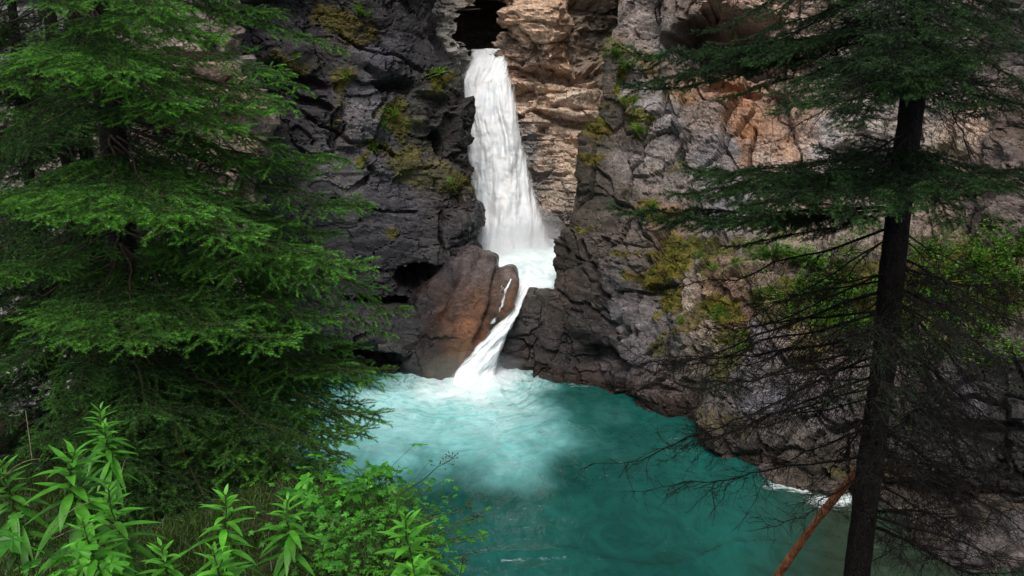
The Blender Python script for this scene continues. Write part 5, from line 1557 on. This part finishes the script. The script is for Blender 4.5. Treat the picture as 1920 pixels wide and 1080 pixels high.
for cl, x, y, s, lab in [
    ('right_cliff', 1182, 190, .8, 'pale green grass tuft high on the corner of the big wall'), ('right_cliff', 1190, 238, .8, 'round grass tuft below the highest tufts on the wall corner'), ('right_cliff', 1205, 250, .6, 'small grass tuft close under the round tuft'),
    ('right_cliff', 1224, 385, .9, 'bright grass tuft above the orange stain'), ('right_cliff', 1170, 185, .6, 'small yellowish tuft right at the cliff corner'), ('right_cliff', 1336, 592, 1.0, 'bright fountain of grass on the golden moss'),
    ('right_cliff', 1345, 580, .8, 'narrow grass tuft touching the bright fountain tuft'), ('right_cliff', 1272, 600, .7, 'small grass tuft low in the olive moss streak'), ('right_cliff', 1385, 650, .9, 'lush tuft low beside the grey wet block'),
    ('right_cliff', 1392, 620, .8, 'tuft between the golden moss and the grey wet block'), ('right_cliff', 1440, 545, .9, 'dry grass tuft hanging at the lip of the planted ledge'), ('right_cliff', 1465, 560, .8, 'second dry tuft along the lip of the planted ledge'),
    ('right_cliff', 1420, 550, .8, 'first tuft at the near corner of the planted ledge'), ('right_cliff', 1545, 610, .9, 'grass tuft under the ledge by the trunk'), ('right_cliff', 1330, 505, .8, 'tuft in the mossy slope above the pale slab'),
    ('right_cliff', 1305, 480, .7, 'small tuft at the top of the mossy slope'), ('right_cliff', 1370, 490, .9, 'thick tuft at the upper end of the mossy slope'), ('right_cliff', 1880, 590, 1.2, 'spiky grass clump at the far end of the ledge'),
    ('left_cliff', 745, 215, .9, 'grass clump in the middle of the dark wall'), ('left_cliff', 725, 235, .8, 'drooping grass beside the middle clump of the dark wall'), ('left_cliff', 705, 278, .8, 'grass tuft at the foot of the dark wall gully'),
    ('left_cliff', 828, 142, .9, 'yellow green tuft on the shoulder beside the falls'), ('left_cliff', 815, 135, .7, 'small tuft on top of the shoulder beside the falls'), ('left_cliff', 848, 345, .8, 'tuft on the dark wall close to the falling water'),
    ('left_cliff', 650, 150, .7, 'olive tuft in a hollow of the dark wall'), ('left_cliff', 560, 112, .7, 'grass strip on the dark wall near the spruce tips'), ('left_cliff', 680, 20, .8, 'tuft at the top of the dark wall')]:
    tuft(cl, x, y, s, lab)

# bushes: a woody base and a loose crown of small leaves
def bush(seed, r=0.5, n=420, leaf=0.05, squash=0.7):
    rng = np.random.default_rng(seed)
    paths, B, Dd = [], [], []
    for i in range(16):
        a, e = rng.uniform(0, 6.3), rng.uniform(0.15, 1.4)
        d = np.array([math.cos(a) * math.cos(e), math.sin(a) * math.cos(e), math.sin(e) * squash + .05])
        L = r * rng.uniform(.55, 1.15)
        c = curve(np.zeros(3), d, L, 7, 0.1, 0, .6, rng)
        paths.append((c, np.linspace(.008, .002, 7)))
        for k in range(n // 16):
            u = rng.uniform(.3, 1.0) * 6; j = min(int(u), 5)
            B.append(c[j] + (c[j + 1] - c[j]) * (u - j) + rng.normal(size=3) * .06 * r)
            q_ = rng.normal(size=3) + d * 1.2; q_[2] = q_[2] * .5 + .1
            Dd.append(q_ / np.linalg.norm(q_))
    m = len(B)
    sv, sf = tubes(paths, 4)
    lv, lf, la = leaf_blades(B, Dd, leaf * rng.uniform(.7, 1.3, m), leaf * .55 * rng.uniform(.7, 1.2, m), rng.uniform(.1, .4, m), rng, 2, .2, np.array([0.15, 1.0, 0.05]))
    s_me = new_mesh('stem', sv, [(sf, 0)], [M_TWIG]); l_me = new_mesh('foliage', lv, [(lf, 0)], [M_BUSH])
    set_float(l_me, 'age', la)
    return s_me, l_me
BU = [bush(800 + i, .55, 760, .065) for i in range(3)]
def cliff_bush(cl, x, y, s, label, lift=0.0):
    p, n = on_cliff(cl, x, y)
    root = empty('bush', (p[0], p[1] - .05, p[2] + lift), (0, 0, ri.uniform(0, 6.3)))
    root.scale = (s, s, s * ri.uniform(.8, 1.1))
    tag(root, label, 'bush', 'bushes growing on the cliffs')
    for nm, me in zip(('stem', 'foliage'), ri.choice(BU)):
        link(nm, me, root)
for x, y, s, lab in [
    (1145, 105, 1.0, 'pale bush jutting from the corner beside the tan wall'), (1165, 125, .9, 'darker bush just below the pale corner bush'), (1480, 480, 1.0, 'bush at the start of the ledge under the sparse spruce branch'), (1520, 500, 1.1, 'leafy bush on the ledge next to the first ledge bush'),
    (1560, 530, 1.2, 'round bush on the ledge beside the trunk'), (1600, 560, 1.1, 'bush on the ledge partly behind the trunk'), (1540, 580, 1.0, 'low bush at the ledge lip beside the trunk'), (1500, 545, .9, 'small bush at the ledge lip over the grey wet block'),
    (1580, 600, .9, 'low bush below the trunk side of the ledge'), (1740, 470, .9, 'yellow green bush just past the trunk at the back of the ledge'), (1770, 520, 1.1, 'bright bush past the trunk in the middle of the ledge'), (1810, 490, 1.0, 'bush near the back of the ledge under the tan rock'),
    (1850, 530, 1.1, 'broad bush towards the far end of the ledge'), (1890, 480, 1.1, 'tall bush at the back of the far end of the ledge'), (1915, 540, 1.1, 'dark bush at the far end of the ledge'), (1790, 590, 1.0, 'low bush at the ledge lip past the trunk'),
    (1850, 610, .9, 'low bush at the ledge lip towards the far end'), (1740, 560, .9, 'small bush right beside the trunk on the far side'), (1440, 470, .8, 'small bush at the corner where the ledge meets the grey rock'), (1640, 620, .9, 'low bush behind the foot of the dead branches')]:
    cliff_bush('right_cliff', x, y, s * (1.0 if y < 200 else 1.45), lab)
cliff_bush('left_cliff', 740, 205, .6, 'scrubby bush among grass on the dark wall')
cliff_bush('left_cliff', 690, 30, .7, 'scrubby bush at the top of the dark wall')

# creeping leaves over the ledge
def ledge_cover():
    px_, py_, pos, nn = CL['right_cliff']
    rng = np.random.default_rng(51)
    m = (px_ > 1400) & (py_ > 425 + 20 * fbm(pos, 3, 5)) & (py_ < np.interp(px_, [1400, 1500, 1640, 1960, 2200], [560, 610, 655, 690, 700])) & (px_ < 2200)
    i = np.nonzero(m)[0]
    dens = sstep(-0.35, 0.35, fbm(pos[i] * 1.1, 4, 6))
    i = i[rng.random(len(i)) < 0.75 * dens]
    b = pos[i] + nn[i] * rng.uniform(0.0, 0.22, len(i))[:, None]
    d = rng.normal(size=(len(i), 3)); d[:, 2] = np.abs(d[:, 2]) * .4; d[:, 1] -= .6
    n = len(i)
    lv, lf, la = leaf_blades(b, d, rng.uniform(.06, .11, n), rng.uniform(.045, .075, n), rng.uniform(.1, .5, n), rng, 2, .2, np.array([0.15, 1.0, 0.05]))
    me = new_mesh('ground_cover_leaves', lv, [(lf, 0)], [M_BUSH]); set_float(me, 'age', la)
    tag(link('ground_cover_leaves', me), kind='stuff')
ledge_cover()

# ------------------------------------------------------------------ pole and shore rocks
def pole():
    a, b = np.array(P(1440, 1100, 6.4)), np.array(P(1606, 890, 5.45))
    a2 = a + (a - b) * 0.9
    n = 60
    t = np.linspace(0, 1, n)[:, None]
    c = a2 + (b + (b - a2) * 0.03 - a2) * t
    r = np.linspace(0.037, 0.027, n) * (1 + 0.10 * np.sin(np.linspace(0, 19, n)) * np.sin(np.linspace(0, 7, n)))
    c = c + np.stack([0.018 * np.sin(np.linspace(0, 6, n)), 0 * r, 0.014 * np.sin(np.linspace(1, 9, n))], 1)
    V, Fq = tubes([(c - a2, r)], 12)
    q = V * np.array([6, 6, 6.0])
    nrm = V - np.repeat(c - a2, 12, 0); nrm /= np.linalg.norm(nrm, axis=1)[:, None]
    V = V + nrm * (0.004 * fbm(q, 4, 3) + 0.003 * (fbm(q * 3, 2, 4) > .55))[:, None]
    m = mat_bark('weathered_orange_wood', tuple(lin((176, 98, 62))), tuple(lin((240, 166, 122))), 16)
    o = link('pole', new_mesh('pole', V, [(Fq, 0)], [m])); o.location = a2
    tag(o, 'bare orange brown pole leaning up behind the black spruce trunk', 'pole')
pole()

def shore_rock(x, y, d, r, label, seed):
    rng = np.random.default_rng(seed)
    import bmesh
    bm = bmesh.new(); bmesh.ops.create_icosphere(bm, subdivisions=5, radius=1.0)
    v = np.array([k.co for k in bm.verts]); f = np.array([[w.index for w in k.verts] for k in bm.faces]); bm.free()
    nrm = v.copy()
    q = v * 1.1 + seed * 3.7
    e, val, tl = facets(q * 1.3, 3)
    v = v * (1 + 0.22 * fbm(q * .7, 3, 1) + 0.16 * (val - .5) + 0.22 * tl)[:, None]
    v += nrm * (0.03 * fbm(q * 5, 4, 2))[:, None]
    v = v * np.array([r * rng.uniform(1, 1.5), r * rng.uniform(.8, 1.2), r * rng.uniform(.5, .75)])
    loc = np.array(W(x, y)) if d is None else np.array(P(x, y, d))
    me = new_mesh('shore_rock', v, [(f, 0)], [M_ROCK])
    base = lin(rng.choice([(86, 80, 78), (78, 70, 62), (96, 90, 92)], axis=0))
    set_color(me, 'tint', np.tile(base, (len(v), 1)) * (0.8 + 0.3 * fbm(q * 2, 3, 5))[:, None].clip(.4, 1.5)); set_float(me, 'wet', np.full(len(v), .6))
    o = link('shore_rock', me); o.location = loc; o.rotation_euler = (0, 0, rng.uniform(0, 6))
    tag(o, label, 'rock', 'rocks along the shore')
for i, (x, y, r, lab) in enumerate([
    (1440, 888, .30, 'small wet rock where the shore begins below the big wall'), (1490, 900, .42, 'flat wet rock beside the white riffle'), (1550, 915, .35, 'rock in the white riffle close to the pole'), (1470, 872, .35, 'rock tucked against the foot of the big wall'),
    (1730, 960, .55, 'pale topped rock just past the trunk'), (1790, 985, .5, 'dark rock beside the pale topped rock'), (1860, 960, .6, 'broad dark rock under the dead branches'), (1760, 1020, .5, 'rock in the brown shallows near the trunk'),
    (1840, 1040, .6, 'large rock low in the brown shallows'), (1910, 1010, .6, 'outermost rock of the shore'), (1690, 940, .4, 'rock right behind the trunk at the riffle'), (1640, 905, .4, 'rock under the dead twigs at the waterline')]):
    shore_rock(x, y, None, r, lab, 900 + i)
